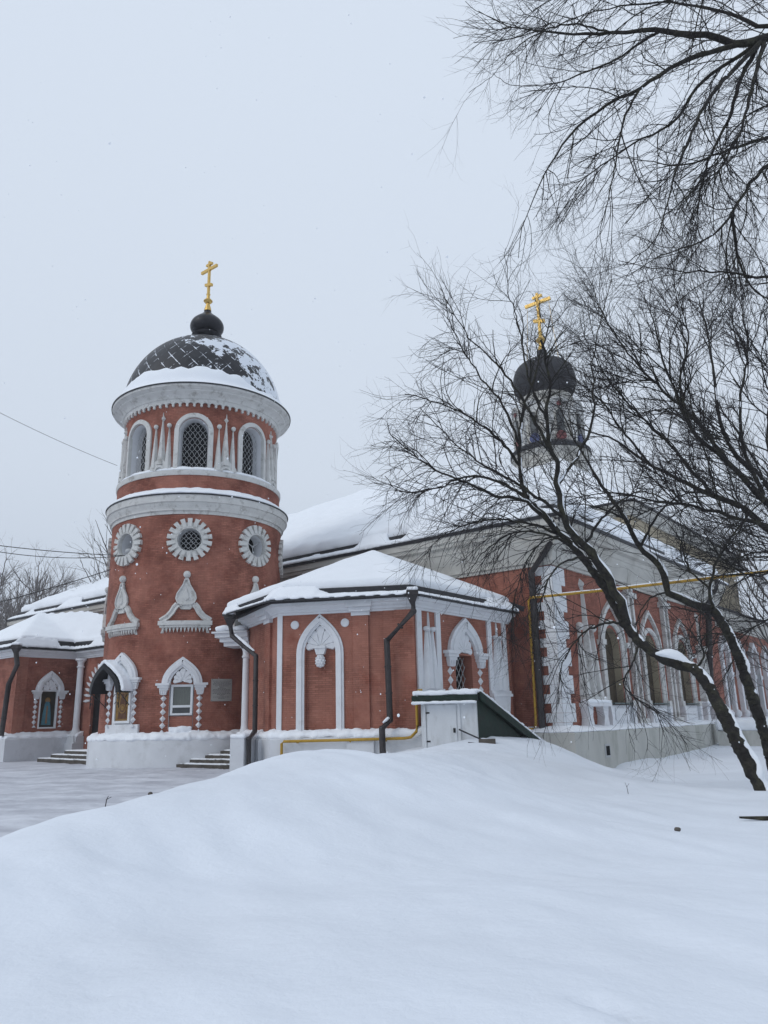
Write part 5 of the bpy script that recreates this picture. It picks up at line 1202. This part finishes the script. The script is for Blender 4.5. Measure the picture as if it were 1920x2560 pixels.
def make_tree(loc, label, limbs, levels, group=None, seed=1, snow_args=None, wob=0.02, trunks=1, name='bare_tree', twigmat='twig', barkmat='bark'):
    t = thing(name, loc, label, 'tree', group)
    rng = np.random.default_rng(seed); P0, R0 = limbs_to_arrays(limbs, wob=wob, seed=seed)
    if loc[1] < 40 and loc[0] + loc[1] != 0:
        PT, RT2 = limbs_to_arrays(limbs[:trunks], K=110, wob=wob * 0.6, seed=seed)
        RT2 = np.array([np.interp(np.linspace(0, 1, 110), np.linspace(0, 1, 12), np.interp(np.linspace(0, 1, 12), np.linspace(0, 1, 110), r) * (1 + rng.normal(size=12) * 0.05)) for r in RT2])
        RT2[:, :10] *= np.linspace(1.28, 1, 10)[None]
        tubes_mesh('trunk', [(PT, RT2)], [22], barkmat, t, 0.17)
        stubs = spawn(PT, RT2, per=0.8, ln=0.22, rad=0.03, spread=(1.2, 0.8), bias=(0, 0, 0.2), K=4, jit=0.15, bend=0.1, rng=rng)
        tubes_mesh('branch_stubs', [stubs], [6], barkmat, t)
    else: tubes_mesh('trunk', [(P0[:trunks], R0[:trunks])], [12], barkmat, t)
    if len(P0) > trunks: tubes_mesh('limbs', [(P0[trunks:], R0[trunks:])], [8], barkmat, t)
    cur = (P0, R0); bs = []; sd = []
    for lv, kw in enumerate(levels):
        src = cur
        if kw.get('skip_trunk') is not None and lv == 0: src = (cur[0][kw['skip_trunk']:], cur[1][kw['skip_trunk']:])
        k2 = {k: v for k, v in kw.items() if k not in ('skip_trunk', 'sides', 'also')}
        nx = spawn(src[0], src[1], rng=rng, **k2); bs.append(nx); sd.append(kw.get('sides', 3)); cur = nx
    tubes_mesh('branches', bs[:1], sd[:1], barkmat, t)
    if len(bs) > 1: tubes_mesh('twigs', bs[1:], sd[1:], twigmat, t)
    if snow_args is not None: limb_snow(P0, R0, t, **snow_args)
    return t
def L_(pts, r0, r1): return ([at(*p) for p in pts], r0, r1)

# leaning tree in front of the church: trunk bends left at a snowy elbow, forks above it
T1 = [
    L_([(1936, 2055, 17.9), (1908, 1990, 18.0), (1880, 1925, 18.0), (1850, 1868, 18.1), (1822, 1810, 18.2), (1797, 1765, 18.3), (1768, 1712, 18.4), (1738, 1675, 18.5), (1695, 1660, 18.6), (1645, 1640, 18.7), (1600, 1606, 18.8), (1562, 1560, 18.9), (1525, 1492, 19.0), (1490, 1440, 19.1), (1449, 1385, 19.2), (1405, 1338, 19.3), (1372, 1300, 19.3)], 0.172, 0.06),
    L_([(1566, 1562, 18.9), (1550, 1508, 18.8), (1522, 1452, 18.7), (1487, 1396, 18.6), (1460, 1362, 18.5), (1440, 1349, 18.4), (1411, 1297, 18.3), (1391, 1215, 18.2), (1394, 1152, 18.1), (1377, 1123, 18.0), (1366, 1050, 17.8), (1375, 960, 17.6), (1352, 850, 17.4)], 0.125, 0.028),
    L_([(1388, 1325, 19.3), (1345, 1270, 19.3), (1313, 1244, 19.4), (1300, 1165, 19.5), (1298, 1110, 19.6), (1310, 1020, 19.7), (1330, 960, 19.8), (1375, 800, 20.0)], 0.08, 0.018),
    L_([(1372, 1300, 19.3), (1310, 1255, 19.1), (1230, 1235, 18.8), (1150, 1200, 18.5), (1080, 1170, 18.2), (1015, 1120, 18.0), (975, 1085, 17.8)], 0.055, 0.012),
    L_([(1340, 1265, 19.3), (1270, 1215, 19.6), (1180, 1190, 20.0), (1090, 1220, 20.3), (1000, 1230, 20.5), (962, 1190, 20.6)], 0.05, 0.01),
    L_([(1300, 1165, 19.5), (1250, 1100, 19.2), (1170, 1040, 18.9), (1100, 1010, 18.6), (1040, 990, 18.4), (1012, 985, 18.3)], 0.045, 0.010),
    L_([(1298, 1110, 19.6), (1255, 1010, 19.8), (1190, 930, 20.0), (1150, 860, 20.2), (1120, 790, 20.3), (1115, 750, 20.3)], 0.042, 0.009),
    L_([(1377, 1123, 18.0), (1330, 1040, 17.7), (1260, 930, 17.4), (1190, 860, 17.2), (1145, 800, 17.0), (1100, 720, 16.9)], 0.045, 0.009),
    L_([(1366, 1050, 17.8), (1320, 940, 17.7), (1300, 830, 17.6), (1270, 720, 17.5), (1265, 620, 17.4)], 0.035, 0.007),
    L_([(1391, 1215, 18.2), (1450, 1130, 18.5), (1485, 1040, 18.7), (1480, 930, 18.9), (1500, 800, 19.0), (1530, 700, 19.1)], 0.05, 0.01),
    L_([(1411, 1297, 18.3), (1340, 1240, 17.8), (1240, 1180, 17.4), (1150, 1120, 17.1), (1090, 1060, 16.9), (1050, 1020, 16.8)], 0.045, 0.009),
    L_([(1449, 1385, 19.2), (1380, 1340, 19.0), (1290, 1330, 18.8), (1210, 1380, 18.6), (1170, 1440, 18.5)], 0.04, 0.009),
    L_([(1405, 1338, 19.3), (1320, 1310, 19.7), (1220, 1300, 20.0), (1120, 1330, 20.3), (1060, 1390, 20.5)], 0.04, 0.009),
    L_([(1525, 1492, 19.0), (1480, 1400, 19.5), (1400, 1340, 20.0), (1330, 1380, 20.3), (1290, 1480, 20.5), (1280, 1600, 20.6)], 0.04, 0.008),
    L_([(1562, 1560, 18.9), (1500, 1560, 18.6), (1440, 1600, 18.3), (1400, 1680, 18.1), (1395, 1760, 18.0)], 0.035, 0.007),
    L_([(1600, 1606, 18.8), (1580, 1660, 18.5), (1560, 1720, 18.3), (1640, 1780, 18.2), (1660, 1840, 18.1)], 0.03, 0.006),
    L_([(1487, 1396, 18.6), (1420, 1400, 18.3), (1370, 1450, 18.1), (1345, 1540, 18.0), (1330, 1640, 17.9)], 0.035, 0.007),
    L_([(1738, 1675, 18.5), (1760, 1640, 18.3), (1755, 1600, 18.1), (1800, 1560, 17.9), (1850, 1540, 17.7)], 0.03, 0.008),
    L_([(1460, 1362, 18.5), (1520, 1280, 18.8), (1600, 1230, 19.1), (1680, 1260, 19.4), (1720, 1330, 19.6)], 0.04, 0.009),
]
make_tree(tuple(at(1908, 1985, 18)), 'leaning dark tree with snowy elbow in its trunk, in front of the church', T1, [
    dict(per=2.5, ln=1.45, rad=0.016, spread=(0.55, 0.6), bias=(0.02, 0.0, 0.12), K=8, jit=0.10, bend=0.4, skip_trunk=1, sides=4),
    dict(per=3.0, ln=0.92, rad=0.0115, spread=(0.5, 0.5), bias=(0.0, 0, 0.12), K=7, jit=0.13, bend=0.6),
    dict(per=3.0, ln=0.50, rad=0.0085, spread=(0.5, 0.5), bias=(0, 0, 0.05), K=5, jit=0.14, bend=0.5)],
    seed=3, snow_args=dict(gate=-0.28, thick=0.75, seed=2.0, rmin=0.042, side=(0.45, -0.1, 0.9)))
# drooping skirt of fine twigs of the same tree is grown by a second, hanging set
skirt = bpy.data.objects[[o.name for o in bpy.data.objects if o.name.startswith('bare_tree')][0]]
P0, R0 = limbs_to_arrays(T1[3:7] + T1[10:17], seed=5); r_ = np.random.default_rng(9)
h1 = spawn(P0, R0, per=4.6, ln=1.7, rad=0.011, spread=(0.4, 0.6), bias=(0.0, 0, -0.55), K=9, jit=0.10, bend=2.2, rng=r_)
h2 = spawn(h1[0], h1[1], per=3.6, ln=0.7, rad=0.0090, spread=(0.5, 0.5), bias=(0, 0, -0.2), K=6, jit=0.14, bend=0.9, rng=r_)
tubes_mesh('hanging_twigs', [h1, h2], [3, 3], 'twig', skirt)
b = MB(); c = at(1702, 1643, 18.6)
for i in range(9): t = i / 8; p = at(1650 + 75 * t, 1634 + 34 * t, 18.62); b.ball(p + Vector((0, 0, 0.10 * sin(pi * t))), 0.16, 0.13, 0.06 + 0.10 * sin(pi * t), 10)
snow('snow', b, skirt, 0.03, 0.03, 0.3, 6)

T2 = [
    L_([(1962, 2040, 20.9), (1948, 1980, 21.0), (1935, 1925, 21.0), (1915, 1850, 21.0), (1897, 1790, 21.1), (1872, 1715, 21.2), (1852, 1655, 21.3), (1828, 1600, 21.4), (1800, 1548, 21.5), (1780, 1522, 21.6)], 0.165, 0.115),
    L_([(1780, 1522, 21.6), (1742, 1512, 21.7), (1693, 1494, 21.8), (1668, 1480, 21.9), (1658, 1440, 22.0), (1640, 1400, 22.1), (1602, 1372, 22.2), (1562, 1297, 22.4), (1521, 1233, 22.6), (1481, 1181, 22.8), (1440, 1105, 23.0), (1400, 1020, 23.2)], 0.12, 0.02),
    L_([(1784, 1525, 21.6), (1773, 1470, 21.5), (1790, 1410, 21.4), (1830, 1340, 21.3), (1870, 1290, 21.2), (1920, 1240, 21.0)], 0.05, 0.02),
    L_([(1785, 1530, 21.6), (1740, 1530, 21.2), (1690, 1518, 20.9), (1650, 1517, 20.7)], 0.035, 0.012),
    L_([(1825, 1592, 21.4), (1790, 1583, 21.0), (1750, 1590, 20.7), (1700, 1600, 20.5)], 0.028, 0.008),
    L_([(1668, 1480, 21.9), (1620, 1500, 21.5), (1590, 1560, 21.2), (1575, 1640, 21.0)], 0.03, 0.006),
    L_([(1602, 1372, 22.2), (1640, 1290, 21.8), (1700, 1240, 21.4), (1780, 1220, 21.0), (1860, 1170, 20.6)], 0.045, 0.01),
    L_([(1773, 1470, 21.5), (1720, 1420, 22.0), (1700, 1350, 22.5), (1650, 1290, 23.0), (1590, 1260, 23.4)], 0.035, 0.008),
    L_([(1562, 1297, 22.4), (1500, 1270, 22.0), (1430, 1260, 21.7), (1380, 1280, 21.4)], 0.035, 0.008),
]
make_tree(tuple(at(1935, 1925, 21)), 'slender dark tree leaning left at the right edge, snow along its upper side', T2, [
    dict(per=2.8, ln=1.8, rad=0.017, spread=(0.6, 0.6), bias=(-0.1, 0, 0.2), K=8, jit=0.11, bend=0.4, skip_trunk=1, sides=4),
    dict(per=3.2, ln=1.0, rad=0.0115, spread=(0.5, 0.5), bias=(-0.05, 0, 0.0), K=7, jit=0.13, bend=0.6),
    dict(per=3.0, ln=0.55, rad=0.0095, spread=(0.5, 0.5), bias=(0, 0, -0.1), K=5, jit=0.14, bend=0.6)],
    seed=8, snow_args=dict(gate=-0.25, thick=0.75, seed=5.0, rmin=0.042, side=(0.45, -0.1, 0.9)))

# broad crown reaching in from beyond the right edge
F3 = (2120, 1480, 24.0)
T3 = [
    L_([(2220, 1990, 24.0), (2200, 1800, 24.0), (2160, 1620, 24.0), F3], 0.42, 0.30),
    L_([F3, (1990, 1370, 24.3), (1920, 1325, 24.6), (1863, 1273, 24.8), (1782, 1239, 25.0), (1700, 1200, 25.2), (1625, 1163, 25.5), (1539, 1100, 25.8), (1469, 1077, 26.0), (1420, 1050, 26.2)], 0.17, 0.02),
    L_([F3, (1990, 1330, 23.5), (1920, 1262, 23.2), (1816, 1152, 22.8), (1730, 1077, 22.4), (1690, 980, 22.1), (1660, 909, 21.9), (1640, 830, 21.7), (1610, 740, 21.5)], 0.17, 0.015),
    L_([F3, (1980, 1290, 24.4), (1920, 1215, 24.8), (1828, 1123, 25.2), (1793, 1019, 25.6), (1782, 915, 26.0), (1760, 800, 26.4), (1730, 700, 26.8)], 0.15, 0.012),
    L_([F3, (1990, 1345, 22.5), (1920, 1314, 22.0), (1828, 1291, 21.6), (1730, 1262, 21.3), (1654, 1256, 21.0), (1560, 1235, 20.8), (1480, 1235, 20.6), (1423, 1250, 20.4)], 0.12, 0.012),
    L_([(1920, 1262, 23.2), (1860, 1120, 23.4), (1850, 1000, 23.6), (1870, 880, 23.8), (1850, 760, 24.0), (1830, 680, 24.2)], 0.08, 0.012),
    L_([(1816, 1152, 22.8), (1740, 1050, 23.3), (1640, 960, 23.8), (1560, 870, 24.2), (1500, 770, 24.6), (1480, 700, 24.9)], 0.07, 0.012),
    L_([(1782, 1239, 25.0), (1690, 1130, 24.6), (1600, 1040, 24.2), (1530, 960, 23.8), (1480, 880, 23.5), (1450, 800, 23.2)], 0.07, 0.012),
    L_([(1625, 1163, 25.5), (1560, 1080, 25.0), (1500, 1000, 24.6), (1430, 940, 24.3), (1390, 870, 24.1)], 0.05, 0.01),
    L_([(1730, 1077, 22.4), (1700, 960, 21.9), (1720, 850, 21.5), (1700, 750, 21.2), (1680, 690, 21.0)], 0.05, 0.01),
    L_([(1990, 1345, 22.5), (1930, 1180, 22.0), (1920, 1050, 21.6), (1930, 900, 21.2), (1910, 780, 20.9)], 0.08, 0.015),
    L_([(2060, 1440, 23.5), (1960, 1420, 23.0), (1880, 1440, 22.6), (1810, 1400, 22.2), (1760, 1330, 22.0)], 0.06, 0.012),
    L_([(2080, 1560, 24), (1980, 1530, 24), (1900, 1560, 24), (1850, 1600, 24), (1820, 1680, 24)], 0.05, 0.01),
    L_([(2060, 1440, 24.5), (1970, 1400, 25), (1890, 1380, 25.6), (1820, 1420, 26), (1780, 1500, 26.3)], 0.05, 0.01),
]
make_tree(tuple(at(2220, 1990, 24)), 'broad bare tree with thick dark limbs fanning in from beyond the right edge', T3, [
    dict(per=2.8, ln=2.3, rad=0.024, spread=(0.5, 0.55), bias=(-0.35, 0, 0.3), K=9, jit=0.09, bend=0.5, skip_trunk=1, sides=4, tr=(0.15, 1.0)),
    dict(per=3.0, ln=1.4, rad=0.0145, spread=(0.45, 0.5), bias=(-0.2, 0, 0.35), K=7, jit=0.11, bend=0.6),
    dict(per=3.0, ln=0.75, rad=0.0112, spread=(0.45, 0.5), bias=(-0.1, 0, 0.3), K=5, jit=0.12, bend=0.5)],
    seed=21, snow_args=dict(gate=0.04, thick=0.6, seed=8.0, rmin=0.035, side=(0.1, -0.1, 1)))

# overhead tree: limbs come from beyond the upper right corner and droop
T4 = [
    L_([(2500, 2100, 12.5), (2420, 1500, 12.5), (2330, 900, 12.4), (2200, 400, 12.2), (2050, 140, 12.0)], 0.30, 0.20),
    L_([(2050, 140, 12.0), (1960, 90, 12.0), (1905, 98, 12.0), (1860, 108, 12.0), (1830, 110, 12.0), (1812, 98, 12.0), (1785, 92, 12.0), (1700, 83, 12.1), (1655, 74, 12.2), (1600, 75, 12.2), (1530, 83, 12.3), (1430, 82, 12.4), (1340, 78, 12.5), (1270, 65, 12.6), (1197, 28, 12.7)], 0.105, 0.006),
    L_([(1860, 108, 12.0), (1800, 122, 11.9), (1755, 137, 11.8), (1705, 152, 11.7), (1650, 188, 11.6), (1600, 220, 11.5), (1530, 255, 11.4), (1480, 290, 11.3), (1430, 330, 11.2), (1390, 385, 11.1), (1350, 460, 11.0), (1310, 560, 11.0), (1296, 645, 11.0)], 0.055, 0.005),
    L_([(1655, 74, 12.2), (1600, 108, 12.5), (1540, 148, 12.8), (1470, 178, 13.0), (1400, 205, 13.2), (1330, 215, 13.4), (1270, 210, 13.5), (1232, 182, 13.6)], 0.032, 0.005),
    L_([(1530, 83, 12.3), (1440, 60, 12.0), (1350, 80, 11.7), (1280, 130, 11.5), (1230, 190, 11.4), (1172, 232, 11.3)], 0.022, 0.004),
    L_([(1900, 105, 12.0), (1850, 160, 11.7), (1790, 220, 11.4), (1745, 300, 11.1), (1700, 400, 10.9), (1670, 500, 10.7), (1640, 600, 10.6), (1560, 665, 10.5)], 0.055, 0.006),
    L_([(1900, 105, 12.0), (1850, 200, 12.3), (1820, 300, 12.6), (1780, 380, 12.9), (1750, 480, 13.1), (1740, 580, 13.3), (1700, 660, 13.4)], 0.05, 0.006),
    L_([(1910, 105, 12.0), (1880, 220, 11.6), (1850, 330, 11.3), (1800, 420, 11.1), (1740, 470, 10.9), (1680, 530, 10.8), (1650, 560, 10.7)], 0.045, 0.006),
    L_([(1905, 100, 12.0), (1820, 160, 12.4), (1740, 220, 12.7), (1690, 300, 13.0), (1600, 350, 13.2), (1520, 400, 13.4), (1440, 470, 13.5), (1400, 560, 13.6)], 0.045, 0.006),
    L_([(2150, 300, 12.3), (2000, 320, 12.3), (1920, 345, 12.3), (1850, 365, 12.3), (1760, 398, 12.3), (1690, 412, 12.4), (1600, 400, 12.5), (1540, 395, 12.6)], 0.06, 0.006),
    L_([(2200, 400, 12.2), (2020, 390, 12.0), (1920, 410, 11.8), (1850, 500, 11.6), (1800, 570, 11.5), (1740, 610, 11.4), (1650, 640, 11.3), (1570, 690, 11.2)], 0.06, 0.006),
    L_([(2300, 760, 12.4), (2060, 700, 12.2), (1920, 695, 12.0), (1830, 682, 11.9), (1700, 678, 11.8), (1620, 668, 11.7), (1548, 652, 11.6)], 0.05, 0.006),
    L_([(1830, 530, 11.6), (1838, 600, 11.7), (1850, 660, 11.8), (1885, 725, 11.9), (1930, 750, 12.0)], 0.035, 0.012),
    L_([(2050, 140, 12.0), (1960, 60, 12.3), (1900, 70, 12.6), (1840, 40, 12.8), (1760, 18, 13.0), (1650, 6, 13.2), (1520, 22, 13.4), (1400, 60, 13.6), (1330, 110, 13.8)], 0.06, 0.006),
    L_([(2050, 140, 12.0), (1980, 20, 11.5), (1880, -30, 11.2), (1760, -20, 11.0), (1640, 10, 10.8), (1560, 60, 10.7), (1480, 120, 10.6)], 0.05, 0.006),
    L_([(1920, -60, 12.5), (1800, -70, 12.8), (1650, -60, 13.0), (1500, -40, 13.2), (1380, 0, 13.3), (1290, 60, 13.4)], 0.04, 0.006),
    L_([(1600, 220, 11.5), (1560, 300, 11.2), (1540, 400, 11.0), (1520, 500, 10.9), (1500, 590, 10.8), (1520, 690, 10.8)], 0.025, 0.004),
    L_([(2200, 400, 12.6), (2050, 300, 13.0), (1940, 260, 13.4), (1860, 300, 13.7), (1800, 380, 13.9), (1780, 480, 14.0)], 0.05, 0.006),
]
make_tree(tuple(at(2500, 2100, 12.5)), 'large bare tree whose drooping branches hang into the upper right corner', T4, [
    dict(per=4.0, ln=1.45, rad=0.0105, spread=(0.4, 0.6), bias=(-0.05, 0, -0.4), K=9, jit=0.09, bend=1.0, skip_trunk=1, sides=4, tr=(0.05, 1.0)),
    dict(per=4.6, ln=0.72, rad=0.0084, spread=(0.5, 0.5), bias=(-0.1, 0, -0.15), K=7, jit=0.12, bend=0.8),
    dict(per=3.2, ln=0.36, rad=0.0068, spread=(0.5, 0.5), bias=(-0.05, 0, 0.1), K=5, jit=0.14, bend=0.6)],
    seed=33, wob=0.012)

# low bushy tree behind the right edge
T5 = [L_([(1965, 1860, 60), (1955, 1700, 60), (1950, 1500, 60)], 0.3, 0.15)] + [L_([(1955, 1700 - 40 * i, 60), (1900 - 12 * i, 1600 - 50 * i, 60 + (i % 3) * 1.5 - 1.5), (1850 - 14 * i + 30 * (i % 2), 1520 - 60 * i, 60 + (i % 2) * 2)], 0.10, 0.02) for i in range(6)]
make_tree(tuple(at(1965, 1860, 60)), 'bare bushy tree standing behind the far end of the church, right edge', T5, [
    dict(per=1.3, ln=3.5, rad=0.05, spread=(0.6, 0.6), bias=(-0.1, 0, 0.3), K=7, jit=0.12, bend=0.4, sides=3),
    dict(per=1.5, ln=1.8, rad=0.026, spread=(0.5, 0.5), bias=(0, 0, 0.2), K=6, jit=0.12, bend=0.5),
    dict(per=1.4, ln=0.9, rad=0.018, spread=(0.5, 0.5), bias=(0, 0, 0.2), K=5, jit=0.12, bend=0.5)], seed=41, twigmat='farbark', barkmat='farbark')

# hazy trees behind the left wing
def far_proto(seed, h, label, dense=1.0, up=0.5):
    r_ = random.Random(seed); base = Vector((0, 0, 0)); tr_ = [base + Vector((r_.uniform(-.4, .4) * i / 3, r_.uniform(-.4, .4) * i / 3, h * 0.9 * i / 5)) for i in range(6)]
    limbs = [(tr_, h * 0.016, h * 0.003)]
    for i in range(9):
        k = r_.uniform(0.15, 0.8); p = Vector(tr_[int(k * 5)]).lerp(tr_[min(5, int(k * 5) + 1)], k * 5 % 1); a = r_.uniform(0, 2 * pi); l = h * (0.5 - 0.3 * k)
        limbs.append(([p, p + Vector((cos(a) * l * .35, sin(a) * l * .35, l * .45)), p + Vector((cos(a) * l * .6, sin(a) * l * .6, l * 1.0))], h * 0.007, h * 0.0018))
    return make_tree((0, 0, 0), label, limbs, [
        dict(per=0.85 * dense, ln=h * 0.17, rad=0.06, spread=(0.5, 0.5), bias=(0, 0, up), K=6, jit=0.11, bend=0.5, sides=3),
        dict(per=1.25 * dense, ln=h * 0.085, rad=0.042, spread=(0.45, 0.5), bias=(0, 0, up), K=5, jit=0.12, bend=0.5),
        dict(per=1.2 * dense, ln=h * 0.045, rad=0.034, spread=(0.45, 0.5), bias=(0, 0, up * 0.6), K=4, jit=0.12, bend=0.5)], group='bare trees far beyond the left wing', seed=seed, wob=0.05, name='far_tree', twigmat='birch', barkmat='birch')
def place_tree(src, px, Y, s, rz, label, first):
    g_ = at(px, 1820, Y); o = src
    if not first:
        o = src.copy(); COL.objects.link(o)
        for c in [c for c in bpy.data.objects if c.parent == src]:
            d = c.copy(); COL.objects.link(d); d.parent = o
    o.location = (g_.x, g_.y, -0.5); o.rotation_euler = (0, 0, rz); o.scale = (s, s, s); o['label'] = label; return o
pa_ = far_proto(51, 21, 'tall bare tree', 1.0); pb_ = far_proto(52, 19, 'bare tree', 1.15, 0.3); pc_ = far_proto(53, 16, 'bare tree', 0.8, 0.55)
SPOTS = [(pa_, -60, 92, 1.0), (pb_, 10, 88, 0.95), (pa_, 70, 98, 1.02), (pb_, -20, 104, 1.05), (pc_, 120, 94, 1.0), (pa_, 145, 112, 0.98), (pb_, 60, 118, 0.95), (pc_, 185, 108, 0.85), (pb_, 190, 124, 0.78), (pc_, 235, 98, 0.72),
         (pb_, 120, 130, 0.9), (pc_, 20, 130, 1.0), (pb_, 260, 118, 0.70), (pa_, -100, 116, 1.05), (pc_, -10, 96, 1.1), (pb_, 95, 106, 0.9), (pc_, 160, 100, 0.8), (pc_, 90, 90, 0.78), (pb_, 35, 112, 1.05), (pb_, 215, 132, 0.8), (pc_, 50, 92, 0.9), (pa_, 20, 122, 1.0)]
seen = set(); first_lab = {}
LAB = 'grey bare tree in the hazy belt of woodland beyond the left wing'
for i, (src, px, Y, s) in enumerate(SPOTS):
    place_tree(src, px, Y, s * 1.08, i * 1.3, LAB, src not in seen); seen.add(src)
# nearer, clearer tree just left of the tower shaft
p6 = [L_([(330, 1830, 62), (315, 1650, 62), (300, 1520, 62), (296, 1400, 62)], 0.28, 0.12)]
for pts in (((300, 1560, 62), (262, 1480, 61.5), (240, 1400, 61), (228, 1360, 61)), ((298, 1500, 62), (275, 1440, 62.5), (250, 1370, 63), (235, 1345, 63)), ((296, 1440, 62), (270, 1380, 62), (250, 1330, 62), (238, 1300, 62)),
            ((300, 1540, 62), (255, 1500, 62), (220, 1440, 62), (200, 1400, 62)), ((310, 1600, 62), (270, 1530, 61), (235, 1490, 60.5), (205, 1470, 60.5)), ((296, 1400, 62), (280, 1340, 62), (262, 1310, 62))): p6.append(L_(pts, 0.10, 0.02))
make_tree(tuple(at(330, 1830, 62)), 'bare tree rising behind the roof immediately left of the tower shaft', p6, [
    dict(per=1.0, ln=2.4, rad=0.035, spread=(0.5, 0.6), bias=(-0.1, 0, 0.4), K=7, jit=0.11, bend=0.5, sides=3),
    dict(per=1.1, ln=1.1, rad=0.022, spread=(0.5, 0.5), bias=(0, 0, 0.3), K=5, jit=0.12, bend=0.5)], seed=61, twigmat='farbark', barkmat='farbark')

# ------------------------------------------------------------------ falling snow and winter air
b = MB(); r_ = random.Random(77)
for i in range(750):
    Y = r_.uniform(3.0, 30) ; p = at(r_.uniform(-100, 2020), r_.uniform(-100, 1900), Y); s = r_.uniform(0.0035, 0.010) * (0.6 + Y / 24)
    if p.z < 0.5: continue
    b.ball(p, s, s * 0.8, s * 1.2, 6)
fl = mk('falling_snowflakes', b, 'snow', smooth='all', fix=False); fl['kind'] = 'stuff'; fl['label'] = 'scattered snowflakes drifting in the air'
hz = MB(); hz.box(lambda u, v, z: (u, v, z), -150, 150, -10, 190, -3.5, 46)
hm = bpy.data.materials.new('haze'); hm.use_nodes = True; N = hm.node_tree.nodes; N.clear()
pv = N.new('ShaderNodeVolumePrincipled'); pv.inputs['Density'].default_value = 0.0008; pv.inputs['Color'].default_value = (0.93, 0.95, 1.0, 1); pv.inputs['Anisotropy'].default_value = 0.0
on = N.new('ShaderNodeOutputMaterial'); hm.node_tree.links.new(pv.outputs[0], on.inputs['Volume']); M['haze'] = hm
hb = mk('haze', hz, 'haze'); hb['kind'] = 'stuff'; hb['label'] = 'pale winter haze filling the air'
